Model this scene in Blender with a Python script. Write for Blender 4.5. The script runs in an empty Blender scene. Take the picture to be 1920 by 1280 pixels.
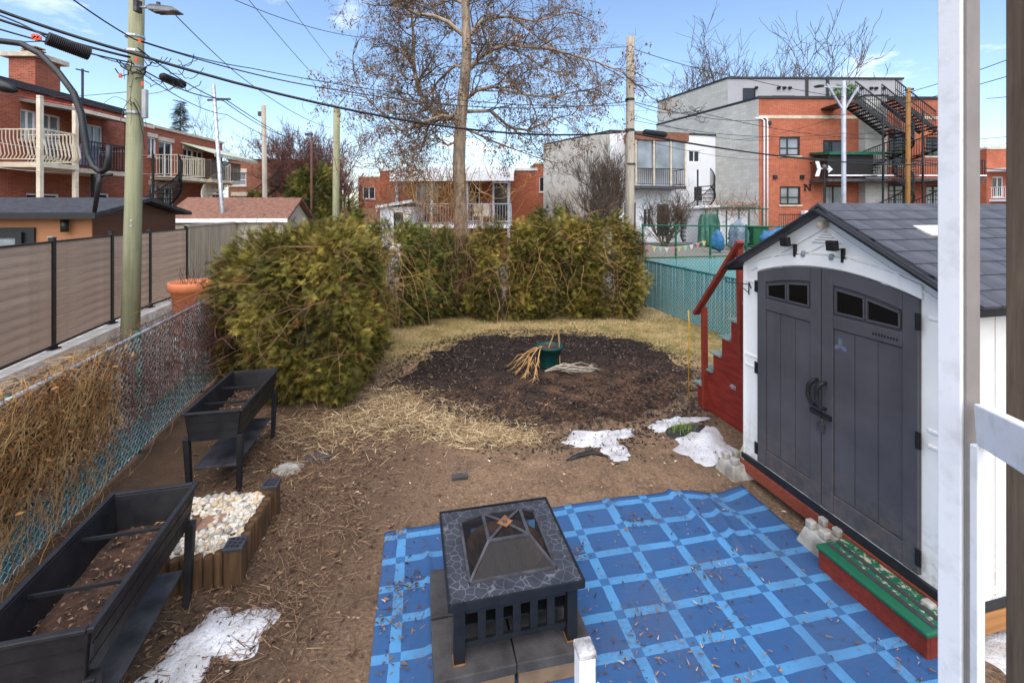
import bpy, bmesh, math, random
import numpy as np
from mathutils import Vector, Matrix
RND = random.Random(11); NPR = np.random.default_rng(11)
S = bpy.context.scene; COL = S.collection
rad = math.radians
# ---------------------------------------------------------------- camera
F = 853.0; HZ = 392.0; EYE = 2.65          # focal length in photo pixels, horizon row, eye height in metres
cam = bpy.data.cameras.new('camera'); camo = bpy.data.objects.new('camera', cam); COL.objects.link(camo)
cam.sensor_width = 36; cam.lens = 36*F/1920; cam.shift_y = -(640-HZ)/1920
cam.clip_start = .05; cam.clip_end = 3000
camo.location = (0, 0, EYE); camo.rotation_euler = (rad(90), 0, 0); S.camera = camo
# ---------------------------------------------------------------- world, sun, exposure
SUN_EL, SUN_AZ = 55.0, 184.0               # azimuth clockwise from +Y: behind the camera, to the left
W = bpy.data.worlds.new('World'); S.world = W; W.use_nodes = True
wn = W.node_tree.nodes; wl = W.node_tree.links; wn.clear()
sky = wn.new('ShaderNodeTexSky'); sky.sky_type = 'NISHITA'; sky.sun_disc = False
sky.sun_elevation = rad(SUN_EL); sky.sun_rotation = rad(SUN_AZ); sky.air_density = 1.0; sky.dust_density = .7; sky.ozone_density = 2.2
bg = wn.new('ShaderNodeBackground'); bg.inputs[1].default_value = .0719
tc = wn.new('ShaderNodeTexCoord'); sx = wn.new('ShaderNodeSeparateXYZ'); wl.new(tc.outputs['Generated'], sx.inputs[0])
def wm(op, a, b=None):
    n = wn.new('ShaderNodeMath'); n.operation = op
    for i, v in enumerate((a, b)):
        if v is None: continue
        if isinstance(v, (int, float)): n.inputs[i].default_value = v
        else: wl.new(v, n.inputs[i])
    return n.outputs[0]
zz = wm('ADD', wm('MAXIMUM', sx.outputs[2], 0.0), .12)
cv = wn.new('ShaderNodeCombineXYZ'); wl.new(wm('DIVIDE', sx.outputs[0], zz), cv.inputs[0]); wl.new(wm('DIVIDE', sx.outputs[1], zz), cv.inputs[1])
cv.inputs[2].default_value = 3.7
cn = wn.new('ShaderNodeTexNoise'); wl.new(cv.outputs[0], cn.inputs['Vector']); cn.inputs['Scale'].default_value = 1.15; cn.inputs['Detail'].default_value = 8; cn.inputs['Roughness'].default_value = .58
cr = wn.new('ShaderNodeMapRange'); wl.new(cn.outputs[0], cr.inputs[0]); cr.inputs[1].default_value = .61; cr.inputs[2].default_value = .8; cr.inputs[4].default_value = .85
cm = wn.new('ShaderNodeMixRGB'); wl.new(cr.outputs[0], cm.inputs[0]); wl.new(sky.outputs[0], cm.inputs[1]); cm.inputs[2].default_value = (8.2, 8.5, 9.0, 1)
wl.new(cm.outputs[0], bg.inputs[0]); wo = wn.new('ShaderNodeOutputWorld'); wl.new(bg.outputs[0], wo.inputs[0])
sun = bpy.data.lights.new('sun', 'SUN'); sun.energy = 1.5; sun.angle = rad(95); sun.color = (1, .91, .80)
suno = bpy.data.objects.new('sun', sun); COL.objects.link(suno)
sd = Vector((math.sin(rad(SUN_AZ))*math.cos(rad(SUN_EL)), math.cos(rad(SUN_AZ))*math.cos(rad(SUN_EL)), math.sin(rad(SUN_EL))))
suno.rotation_euler = sd.to_track_quat('Z', 'Y').to_euler()
S.view_settings.view_transform = 'Standard'; S.view_settings.look = 'None'; S.view_settings.gamma = 1
S.view_settings.use_curve_mapping = False; S.view_settings.exposure = 1.858
# ---------------------------------------------------------------- helpers
def P(px, py, d): return Vector(((px-960)/F*d, d, EYE+(HZ-py)/F*d))
def G(px, py, z=0.0):
    d = F*(EYE-z)/(py-HZ); return Vector(((px-960)/F*d, d, z))
def lin(r, g, b):
    f = lambda c: (c/255/12.92 if c/255 <= .04045 else ((c/255+.055)/1.055)**2.4)
    return (f(r), f(g), f(b), 1)
class NT:
    def __init__(s, name, rough=.7, spec=.3, metal=0):
        s.m = bpy.data.materials.new(name); s.m.use_nodes = True; s.t = s.m.node_tree; s.n = s.t.nodes
        s.b = s.n['Principled BSDF']; s.b.inputs['Roughness'].default_value = rough
        s.b.inputs['Specular IOR Level'].default_value = spec; s.b.inputs['Metallic'].default_value = metal
    def lk(s, a, b):
        if isinstance(a, (int, float)): b.default_value = a
        elif isinstance(a, tuple): b.default_value = a
        else: s.t.links.new(a, b)
    def math(s, op, a, b=0.0):
        n = s.n.new('ShaderNodeMath'); n.operation = op; s.lk(a, n.inputs[0]); s.lk(b, n.inputs[1]); return n.outputs[0]
    def coord(s, which='Object', scale=(1, 1, 1), rot=(0, 0, 0)):
        t = s.n.new('ShaderNodeTexCoord'); mp = s.n.new('ShaderNodeMapping'); s.t.links.new(t.outputs[which], mp.inputs[0])
        mp.inputs['Scale'].default_value = scale; mp.inputs['Rotation'].default_value = rot; return mp.outputs[0]
    def sep(s, v):
        n = s.n.new('ShaderNodeSeparateXYZ'); s.t.links.new(v, n.inputs[0]); return n.outputs
    def noise(s, v, scale, detail=4, rough=.55, dist=0):
        n = s.n.new('ShaderNodeTexNoise'); s.t.links.new(v, n.inputs['Vector']); n.inputs['Scale'].default_value = scale
        n.inputs['Detail'].default_value = detail; n.inputs['Roughness'].default_value = rough; n.inputs['Distortion'].default_value = dist; return n.outputs[0]
    def rng(s, v, a, b, c=0.0, d=1.0):
        n = s.n.new('ShaderNodeMapRange'); s.lk(v, n.inputs[0])
        for i, x in enumerate((a, b, c, d)): s.lk(x, n.inputs[i+1])
        return n.outputs[0]
    def mix(s, f, a, b, mode='MIX'):
        n = s.n.new('ShaderNodeMixRGB'); n.blend_type = mode; s.lk(f, n.inputs[0]); s.lk(a, n.inputs[1]); s.lk(b, n.inputs[2]); return n.outputs[0]
    def ramp(s, v, stops):
        n = s.n.new('ShaderNodeValToRGB'); s.lk(v, n.inputs[0]); e = n.color_ramp.elements
        while len(e) < len(stops): e.new(.5)
        for k, (p, c) in enumerate(stops): e[k].position = p; e[k].color = c
        return n.outputs[0]
    def bump(s, h, strength=.4, dist=.01):
        n = s.n.new('ShaderNodeBump'); n.inputs['Strength'].default_value = strength; n.inputs['Distance'].default_value = dist
        s.lk(h, n.inputs['Height']); s.t.links.new(n.outputs[0], s.b.inputs['Normal'])
    def col(s, c): s.lk(c, s.b.inputs['Base Color'])
def mul(c, k): return (c[0]*k, c[1]*k, c[2]*k, 1)
def simple(name, c, c2=None, scale=6, rough=.7, bump=.25, bs=40, spec=.3, metal=0, coord='Object', st=(1, 1, 1), bd=.004, lo=.38, hi=.64):
    n = NT(name, rough, spec, metal); v = n.coord(coord, st)
    a = n.noise(v, scale, 6, .6); col = n.mix(n.rng(a, lo, hi), c, c2 or mul(c, .72))
    col = n.mix(n.rng(n.noise(v, scale*7, 3), .3, .7), col, mul(c, .86), 'MIX') if False else col
    n.col(col)
    if bump: n.bump(n.noise(v, bs, 4), bump, bd)
    n.lk(n.rng(n.noise(v, scale*2.3, 4), .3, .7, max(.02, rough-.1), min(1, rough+.12)), n.b.inputs['Roughness'])
    return n.m
def brick_mat(name, c1, c2, mortar, bw=.21, bh=.067, ms=.012, var=.5, rough=.85):
    n = NT(name, rough, .2); v = n.coord('UV')
    b = n.n.new('ShaderNodeTexBrick'); n.t.links.new(v, b.inputs[0]); b.inputs['Color1'].default_value = c1; b.inputs['Color2'].default_value = c2
    b.inputs['Mortar'].default_value = mortar; b.inputs['Scale'].default_value = 1; b.inputs['Mortar Size'].default_value = ms*.5
    b.inputs['Brick Width'].default_value = bw; b.inputs['Row Height'].default_value = bh; b.inputs['Bias'].default_value = 0; b.inputs['Mortar Smooth'].default_value = .3
    g = n.noise(v, .9, 5, .6); c = n.mix(n.rng(g, .35, .7, 0, var), b.outputs[0], mul(c1, .55))
    c = n.mix(n.rng(n.noise(n.coord('UV', (6, .5, 1)), 1.3, 4), .55, .8, 0, .35), c, mul(mortar, .8))
    n.col(c); n.bump(n.math('ADD', n.math('MULTIPLY', b.outputs[1], -1.0), n.math('MULTIPLY', n.noise(v, 60, 3), .4)), .5, .006); return n.m
def wood_mat(name, c1, c2, axis=2, rough=.75, scale=9, bump=.3, coord='Object'):
    n = NT(name, rough, .25); st = [1, 1, 1]; st[axis] = .06; v = n.coord(coord, tuple(st))
    g = n.noise(v, scale*3, 6, .62, .6); c = n.mix(n.rng(g, .32, .68), c1, c2)
    c = n.mix(n.rng(n.noise(n.coord(coord), 2.2, 5, .6), .5, .78, 0, .55), c, mul(c2, .6))
    oi = n.n.new('ShaderNodeObjectInfo'); c = n.mix(n.rng(oi.outputs['Random'], 0, 1, 0, .4), c, mul(c2, .8))
    n.col(c); n.bump(n.noise(v, scale*8, 4), bump, .004); return n.m
def _uv(me):
    nl = len(me.loops)
    if nl == 0: return
    co = np.empty(len(me.vertices)*3); me.vertices.foreach_get('co', co); co = co.reshape(-1, 3)
    li = np.empty(nl, np.int32); me.loops.foreach_get('vertex_index', li)
    npoly = len(me.polygons); tot = np.empty(npoly, np.int32); me.polygons.foreach_get('loop_total', tot)
    nm = np.empty(npoly*3); me.polygons.foreach_get('normal', nm); nm = np.abs(nm.reshape(-1, 3))
    ax = np.repeat(np.argmax(nm, 1), tot); c = co[li]
    u = np.where(ax == 0, c[:, 1], c[:, 0]); v = np.where(ax == 2, c[:, 1], c[:, 2])
    l = me.uv_layers.new(name='UVMap'); l.data.foreach_set('uv', np.stack([u, v], 1).ravel().astype(np.float32))
def tag(o, label=None, cat=None, group=None, kind=None):
    if label: o['label'] = label
    if cat: o['category'] = cat
    if group: o['group'] = group
    if kind: o['kind'] = kind
    return o
def link_mesh(name, me, mat=None, parent=None, smooth=False):
    if mat: me.materials.append(mat)
    if smooth: me.polygons.foreach_set('use_smooth', [True]*len(me.polygons))
    o = bpy.data.objects.new(name, me); COL.objects.link(o)
    if parent: o.parent = parent
    return o
def empty(name, loc=(0, 0, 0), rz=0.0, label=None, cat=None, group=None):
    o = bpy.data.objects.new(name, None); COL.objects.link(o); o.location = loc; o.rotation_euler = (0, 0, rz); o.empty_display_size = .1
    return tag(o, label, cat, group)
def inst(o, name=None, loc=None, rot=None, scale=None, parent=None):
    c = o.copy(); COL.objects.link(c)
    if name: c.name = name
    if loc is not None: c.location = loc
    if rot is not None: c.rotation_euler = rot
    if scale is not None: c.scale = scale
    c.parent = parent if parent else o.parent
    return c
def copy_tree(o, parent=None):
    c = o.copy(); COL.objects.link(c); c.parent = parent
    for ch in o.children: copy_tree(ch, c)
    return c
class MB:
    def __init__(s): s.v = []; s.f = []
    def add(s, vs, fs):
        n = len(s.v); s.v += [tuple(v) for v in vs]; s.f += [tuple(i+n for i in f) for f in fs]; return s
    def box(s, c, size, rot=None):
        hx, hy, hz = size[0]/2, size[1]/2, size[2]/2; c = Vector(c)
        vs = [Vector((x*hx, y*hy, z*hz)) for z in (-1, 1) for y in (-1, 1) for x in (-1, 1)]
        if rot is not None: vs = [rot @ v for v in vs]
        return s.add([v+c for v in vs], [(0, 2, 3, 1), (4, 5, 7, 6), (0, 1, 5, 4), (2, 6, 7, 3), (0, 4, 6, 2), (1, 3, 7, 5)])
    def bp(s, a, b): return s.box([(a[i]+b[i])/2 for i in range(3)], [abs(b[i]-a[i]) for i in range(3)])
    def bar(s, a, b, w, h=None, up=(0, 0, 1)):
        a = Vector(a); b = Vector(b); d = b-a; L = d.length; x = d/L; u = Vector(up)
        if abs(x.dot(u)) > .98: u = Vector((0, 1, 0))
        y = u.cross(x).normalized(); z = x.cross(y)
        return s.box((a+b)/2, (L, w, h or w), Matrix((x, y, z)).transposed())
    def prism(s, poly, off):
        off = Vector(off); n = len(poly); vs = [Vector(p) for p in poly]; vs += [p+off for p in vs]
        return s.add(vs, [tuple(range(n-1, -1, -1)), tuple(range(n, 2*n))]+[(i, (i+1) % n, n+(i+1) % n, n+i) for i in range(n)])
    def quad(s, *p): return s.add(p, [tuple(range(len(p)))])
    def tube(s, pts, r, sides=6, cap=True):
        pts = [Vector(p) for p in pts]; n = len(pts)
        if n < 2: return s
        rs = r if isinstance(r, (list, tuple)) else [r]*n; vs = []; fs = []; ref = None
        for i, p in enumerate(pts):
            t = (pts[min(i+1, n-1)]-pts[max(i-1, 0)])
            if t.length < 1e-9: t = Vector((0, 0, 1))
            t.normalize()
            if ref is None: ref = t.orthogonal().normalized()
            ref = (ref-t*ref.dot(t))
            ref = ref.normalized() if ref.length > 1e-6 else t.orthogonal().normalized()
            q = t.cross(ref)
            for k in range(sides):
                a = 2*math.pi*k/sides; vs.append(p+(ref*math.cos(a)+q*math.sin(a))*rs[i])
        for i in range(n-1):
            for k in range(sides):
                a = i*sides+k; b = i*sides+(k+1) % sides; fs.append((a, b, b+sides, a+sides))
        if cap: fs.append(tuple(range(sides-1, -1, -1))); fs.append(tuple((n-1)*sides+k for k in range(sides)))
        return s.add(vs, fs)
    def lathe(s, prof, c=(0, 0, 0), sides=24):
        n = len(prof); vs = []; fs = []; cx, cy, cz = c
        for (r, z) in prof:
            for k in range(sides):
                a = 2*math.pi*k/sides; vs.append((cx+r*math.cos(a), cy+r*math.sin(a), cz+z))
        for i in range(n-1):
            for k in range(sides):
                a = i*sides+k; b = i*sides+(k+1) % sides; fs.append((a, b, b+sides, a+sides))
        return s.add(vs, fs)
    def build(s, name, mat=None, parent=None, smooth=False, bevel=0, seg=2):
        me = bpy.data.meshes.new(name); me.from_pydata(s.v, [], s.f); me.update(); _uv(me)
        o = link_mesh(name, me, mat, parent, smooth)
        if bevel:
            m = o.modifiers.new('bevel', 'BEVEL'); m.width = bevel; m.segments = seg; m.limit_method = 'ANGLE'; m.angle_limit = rad(40)
        return o
def np_mesh(name, v, f, mat, parent=None, smooth=False, tint=None):
    me = bpy.data.meshes.new(name); v = np.asarray(v, np.float32); f = np.asarray(f, np.int32); k = f.shape[1]
    me.vertices.add(len(v)); me.vertices.foreach_set('co', v.ravel()); me.loops.add(f.size); me.loops.foreach_set('vertex_index', f.ravel())
    me.polygons.add(len(f)); me.polygons.foreach_set('loop_start', np.arange(0, f.size, k, dtype=np.int32)); me.polygons.foreach_set('loop_total', np.full(len(f), k, np.int32))
    me.update(calc_edges=True); me.validate()
    if tint is not None:
        a = me.attributes.new('tint', 'FLOAT', 'POINT'); a.data.foreach_set('value', np.asarray(tint, np.float32))
    return link_mesh(name, me, mat, parent, smooth)
def smooth_noise(x, y, seed=0, f=1.0):
    r = np.random.default_rng(seed); o = np.zeros_like(x, dtype=float); amp = 1
    for k in range(5):
        for j in range(3):
            a = r.uniform(0, 6.28); w = f*(1.9**k)*r.uniform(.8, 1.25); o += amp*np.sin(w*(x*math.cos(a)+y*math.sin(a))+r.uniform(0, 6.28))/3
        amp *= .55
    return o
def scatter(tmpl, faces, pos, rotm, scale, tint=None):
    """copies a template (n,3) to every pos with a rotation matrix and scale; returns verts, faces, tint"""
    T = np.asarray(tmpl, float); n = len(T); N = len(pos)
    v = np.einsum('nij,kj->nki', rotm, T)*np.asarray(scale).reshape(-1, 1, 1)+np.asarray(pos)[:, None, :]
    f = (np.asarray(faces)[None]+np.arange(N)[:, None, None]*n).reshape(-1, len(faces[0]))
    return v.reshape(-1, 3), f, (None if tint is None else np.repeat(tint, n))
def rot_from(fwd, roll):
    """matrices whose y column is fwd (N,3), rolled about it"""
    f = fwd/np.linalg.norm(fwd, axis=1, keepdims=True); up = np.tile([0, 0, 1.0], (len(f), 1)); up[np.abs(f[:, 2]) > .95] = (1, 0, 0)
    x = np.cross(f, up); x /= np.linalg.norm(x, axis=1, keepdims=True); z = np.cross(x, f)
    c, s_ = np.cos(roll)[:, None], np.sin(roll)[:, None]; x2 = x*c+z*s_; z2 = -x*s_+z*c
    return np.stack([x2, f, z2], 2)
def facade(mb, W_, H, ops, depth=.12, y=0.0, z0=0.0):
    """wall front in the plane y, facing -y, with real openings (x, z, w, h) and reveals"""
    xs = sorted({0, W_} | {o[0] for o in ops} | {o[0]+o[2] for o in ops}); zs = sorted({z0, H} | {o[1] for o in ops} | {o[1]+o[3] for o in ops})
    xs = [x for x in xs if 0 <= x <= W_]; zs = [z for z in zs if z0 <= z <= H]
    for i in range(len(xs)-1):
        for j in range(len(zs)-1):
            cx, cz = (xs[i]+xs[i+1])/2, (zs[j]+zs[j+1])/2
            if any(o[0] < cx < o[0]+o[2] and o[1] < cz < o[1]+o[3] for o in ops): continue
            mb.quad((xs[i], y, zs[j]), (xs[i+1], y, zs[j]), (xs[i+1], y, zs[j+1]), (xs[i], y, zs[j+1]))
    for (x, z, w, h) in ops:
        a, b = y, y+depth
        mb.quad((x, a, z), (x, b, z), (x, b, z+h), (x, a, z+h)); mb.quad((x+w, a, z), (x+w, a, z+h), (x+w, b, z+h), (x+w, b, z))
        mb.quad((x, a, z), (x+w, a, z), (x+w, b, z), (x, b, z)); mb.quad((x, a, z+h), (x, b, z+h), (x+w, b, z+h), (x+w, a, z+h))
def shell(mb, W_, D, H, roof=True):
    mb.quad((0, 0, 0), (0, 0, H), (0, D, H), (0, D, 0)); mb.quad((W_, 0, 0), (W_, D, 0), (W_, D, H), (W_, 0, H)); mb.quad((0, D, 0), (0, D, H), (W_, D, H), (W_, D, 0))
def window(par, x, z, w, h, fm, gm, y=.0, mull=(.5,), bars=(), sill=None, t=.06, name='window'):
    m = MB(); ya, yb = y+.05, y+.13
    m.bp((x, ya, z), (x+t, yb, z+h)); m.bp((x+w-t, ya, z), (x+w, yb, z+h)); m.bp((x+t, ya, z), (x+w-t, yb, z+t)); m.bp((x+t, ya, z+h-t), (x+w-t, yb, z+h))
    for q in mull: m.bp((x+w*q-t*.45, ya+.01, z+t), (x+w*q+t*.45, yb-.01, z+h-t))
    for q in bars: m.bp((x+t, ya+.015, z+h*q-t*.4), (x+w-t, yb-.012, z+h*q+t*.4))
    o = m.build(name, fm, par); MB().bp((x+t*.5, y+.09, z+t*.5), (x+w-t*.5, y+.1, z+h-t*.5)).build('pane', gm, o)
    if sill: MB().bp((x-.08, y-.06, z-.09), (x+w+.08, y+.04, z-.002)).build('sill', sill, o)
    return o
def catenary(a, b, sag, n=14):
    a = Vector(a); b = Vector(b); return [a.lerp(b, i/n)-Vector((0, 0, 4*sag*(i/n)*(1-i/n))) for i in range(n+1)]
# ---------------------------------------------------------------- materials
def resin(name, c, c2):
    n = NT(name, .5, .3); v = n.coord('Object'); z = n.sep(v)[2]; g = n.noise(n.coord('Object', (1, 1, .12)), 26, 5, .65); c_ = n.mix(n.rng(n.noise(v, 2.5, 6, .6), .38, .66), c, c2)
    sp = n.math('MULTIPLY', n.rng(z, .5, .0), n.rng(n.noise(v, 16, 6, .7), .42, .66)); c_ = n.mix(n.math('MULTIPLY', sp, .55), c_, lin(120, 104, 88))
    st = n.rng(n.noise(n.coord('Object', (9, 9, .35)), 2.2, 5, .65), .56, .78, 0, .3); c_ = n.mix(st, c_, mul(c2, .66)); n.col(c_); n.bump(g, .3, .002); n.lk(n.rng(g, .3, .7, .38, .62), n.b.inputs['Roughness']); return n.m
white_vinyl = resin('white_vinyl', lin(238, 236, 232), lin(226, 225, 221))
shed_door_m = resin('charcoal_resin', lin(82, 80, 84), lin(71, 69, 73))
shed_trim = simple('dark_roof_trim', lin(38, 39, 44), None, 4, .5)
shingle_m = simple('grey_resin_shingle', lin(84, 85, 91), lin(68, 69, 75), 5, .55, .3, 120)
red_wood = wood_mat('red_stained_wood', lin(140, 58, 42), lin(112, 42, 32), 1)
red_ply = simple('red_painted_plywood', lin(133, 46, 36), lin(105, 34, 28), 4, .6, .35, 30, st=(1, 1, 5))
beam_m = wood_mat('reddish_beam', lin(160, 84, 62), lin(122, 58, 42), 1)
green_paint = simple('worn_green_paint', lin(20, 98, 68), lin(14, 72, 50), 7, .45, .2, 60)
concrete_m = simple('concrete', lin(176, 172, 164), lin(120, 114, 104), 5, .9, .5, 60)
conc_wall = simple('concrete_block_grey', lin(214, 212, 206), lin(176, 170, 160), 3, .9, .4, 50)
black_plastic = simple('black_plastic', lin(27, 27, 30), lin(38, 37, 38), 6, .5, .3, 130, st=(1, 1, 1))
black_metal = simple('black_metal', lin(24, 24, 26), lin(16, 16, 18), 8, .45, .15, 80, spec=.5)
dark_metal = simple('dark_weathered_metal', lin(84, 84, 90), lin(58, 55, 56), 9, .5, .2, 80, metal=.3)
rust_m = simple('rusty_metal', lin(150, 105, 66), lin(92, 60, 40), 14, .85, .3, 60)
galv = simple('galvanised_steel', lin(196, 200, 204), lin(150, 154, 158), 8, .4, .1, 60, metal=.55)
alu = simple('grey_painted_steel', lin(170, 176, 184), lin(150, 155, 164), 5, .45, .05, 50, metal=.2)
wire_m = simple('chain_link_wire', lin(232, 232, 228), lin(190, 190, 186), 20, .45, 0, metal=.1)
teal_wire = simple('teal_coated_wire', lin(58, 120, 122), lin(34, 88, 92), 20, .5, 0)
teal_slat = simple('teal_privacy_slat', lin(74, 140, 144), lin(48, 106, 112), 3, .6, .15, 60, st=(1, 1, .4))
pale_teal = simple('pale_teal_slat', lin(98, 152, 156), lin(72, 128, 134), 3, .6, .15, 60)
grey_slat = simple('faded_grey_slat', lin(120, 116, 114), lin(84, 80, 80), 4, .7, .2, 50, st=(1, 1, .4))
green_metal = simple('green_coated_metal', lin(26, 96, 72), lin(18, 70, 54), 9, .45, .05)
pole_wood = wood_mat('treated_pole_wood', lin(168, 168, 136), lin(130, 130, 100), 2, .85, 5, .5)
pole_grey = wood_mat('weathered_grey_pole', lin(186, 178, 164), lin(142, 132, 118), 2, .9, 5, .5)
pole_brown = wood_mat('brown_pole_wood', lin(160, 120, 66), lin(120, 86, 46), 2, .85, 6, .4)
old_wood = wood_mat('old_grey_wood', lin(120, 104, 88), lin(84, 70, 58), 2, .9, 6, .6)
log_wood = wood_mat('palisade_log_wood', lin(112, 84, 56), lin(62, 46, 32), 2, .9, 7, .6)
comp_board = wood_mat('composite_board', lin(212, 186, 164), lin(176, 150, 130), 0, .6, 4, .2, 'UV')
white_paint = simple('white_paint', lin(232, 233, 236), lin(204, 204, 204), 9, .45, .2, 70, lo=.5, hi=.8)
painted_post_shade = simple('painted_post_shade', lin(140, 134, 130), lin(128, 122, 118), 4, .6, .1, 70)  # shaded tone of the white porch post's front, put into a colour
terracotta = simple('terracotta_resin', lin(206, 128, 88), lin(190, 112, 76), 4, .6, .15, 50)
green_pot_m = simple('dark_green_pot', lin(22, 70, 66), lin(16, 54, 52), 6, .4, .1, 60)
cream_paint = simple('cream_paint', lin(222, 212, 190), lin(200, 188, 166), 4, .6, .1)
bark = simple('tree_bark', lin(168, 150, 130), lin(108, 94, 80), 7, .95, .7, 30, st=(1, 1, .25), bd=.02)
twig_m = simple('twig_bark', lin(108, 94, 82), lin(74, 62, 54), 5, .9, 0)
vine_m = simple('dry_vine', lin(146, 112, 88), lin(100, 70, 56), 3, .9, 0)
vine_red = simple('reddish_vine', lin(122, 86, 78), lin(84, 56, 52), 3, .9, 0)
vine_tan = simple('pale_dry_vine', lin(176, 140, 92), lin(124, 86, 48), 3, .9, 0)
dead_leaf = simple('dead_leaf', lin(142, 98, 66), lin(98, 66, 44), 3, .85, 0)
rust_leaf = simple('rusty_dead_foliage', lin(150, 96, 48), lin(112, 66, 30), 3, .85, 0)
def tint_mat(name, stops, rough=.75, trans=.15):
    n = NT(name, rough, .2); a = n.n.new('ShaderNodeAttribute'); a.attribute_name = 'tint'; n.col(n.ramp(a.outputs['Fac'], stops)); return n.m
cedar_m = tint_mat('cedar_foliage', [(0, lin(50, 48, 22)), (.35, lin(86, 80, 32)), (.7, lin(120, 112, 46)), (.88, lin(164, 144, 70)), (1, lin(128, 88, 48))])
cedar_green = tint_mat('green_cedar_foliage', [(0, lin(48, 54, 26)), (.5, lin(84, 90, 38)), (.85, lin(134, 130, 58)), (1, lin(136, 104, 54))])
straw_m = tint_mat('dry_straw', [(0, lin(104, 80, 58)), (.4, lin(150, 124, 90)), (.8, lin(196, 172, 130)), (1, lin(236, 218, 178))])
grass_m = tint_mat('winter_grass', [(0, lin(98, 102, 46)), (.35, lin(140, 130, 82)), (.75, lin(184, 164, 120)), (1, lin(206, 188, 148))])
litter_m = tint_mat('leaf_litter', [(0, lin(52, 42, 36)), (.4, lin(98, 76, 60)), (.75, lin(140, 112, 88)), (.92, lin(194, 174, 150)), (1, lin(226, 216, 200))])
mulch_m = tint_mat('mulch_chips', [(0, lin(30, 25, 24)), (.6, lin(52, 43, 40)), (.92, lin(84, 70, 60)), (1, lin(140, 118, 100))])
pebble_m = None
def glass_mat(name, c, rough=.06):
    n = NT(name, rough, .6); v = n.coord('Object'); n.col(n.mix(n.rng(n.noise(v, .8, 3), .35, .7), c, mul(c, .4))); return n.m
glass_dark = glass_mat('dark_window_glass', lin(52, 56, 62)); glass_pale = glass_mat('pale_window_glass', lin(142, 150, 156)); glass_black = glass_mat('black_window', lin(22, 22, 24), .12)
clear_glass = simple('frosted_pane', lin(150, 158, 164), lin(120, 128, 134), 2, .25, 0)
brick_red = brick_mat('red_brick', lin(172, 92, 68), lin(136, 68, 50), lin(150, 130, 116))
brick_orange = brick_mat('orange_brick', lin(180, 94, 64), lin(152, 72, 48), lin(178, 150, 130))
brick_brown = brick_mat('brown_brick', lin(150, 96, 74), lin(124, 76, 58), lin(140, 116, 100))
brick_dk = brick_mat('rust_brick', lin(158, 84, 52), lin(130, 60, 38), lin(140, 116, 100))
block_grey = brick_mat('concrete_block_wall', lin(190, 190, 184), lin(172, 172, 166), lin(152, 150, 144), .4, .2, .012, .3)
grey_siding = None
def siding(name, c, pitch=.12, axis=1):
    n = NT(name, .55, .3); v = n.coord('UV'); z = n.sep(v)[axis]; fr = n.math('FRACT', n.math('DIVIDE', z, pitch))
    n.col(n.mix(n.rng(n.noise(v, 1.2, 4), .4, .7, 0, .5), c, mul(c, .85))); n.bump(fr, .9, .012); return n.m
white_clap = siding('white_clapboard', lin(226, 228, 232)); grey_siding = siding('grey_siding', lin(160, 160, 164), .2); beige_vinyl = siding('beige_vinyl_siding', lin(206, 196, 178), .12)
ribbed_grey = simple('grey_beige_fence_panel', lin(178, 168, 150), lin(152, 142, 126), 3, .85, .2, 30, st=(1, 1, .2))
ext_brown = siding('brown_wood_siding', lin(166, 116, 80), .14); ext_dkbrown = siding('dark_brown_siding', lin(104, 70, 52), .14)
roof_dark = simple('dark_asphalt_shingle', lin(66, 68, 74), lin(46, 47, 52), 9, .9, .6, 60, bd=.01)
roof_brown = simple('brown_asphalt_shingle', lin(138, 100, 84), lin(104, 74, 62), 9, .9, .6, 60, bd=.01)
metal_roof = simple('white_metal_roof', lin(214, 216, 216), lin(186, 188, 188), 4, .5, .1)
red_roof = simple('red_canopy_tiles', lin(190, 92, 70), lin(150, 64, 48), 9, .7, .4, 40)
stone_trim = simple('limestone_trim', lin(200, 188, 168), lin(172, 160, 140), 4, .85, .2)
green_tarp = simple('green_tarp', lin(78, 124, 106), lin(50, 92, 78), 5, .5, .4, 16)
blue_tarp = simple('blue_tarp', lin(52, 112, 156), lin(36, 82, 124), 6, .45, .4, 20)
yellow_paint = simple('yellow_paint', lin(226, 176, 40), lin(196, 146, 30), 5, .5, .1)
flag_cols = [simple('bunting_'+n, lin(*c), None, 6, .7, .1) for n, c in (('pink', (186, 112, 124)), ('yellow', (186, 172, 98)), ('mint', (132, 172, 154)), ('white', (190, 184, 178)))]
orange_tag = simple('orange_tag', lin(226, 84, 40), None, 6, .6, .1)
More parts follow.
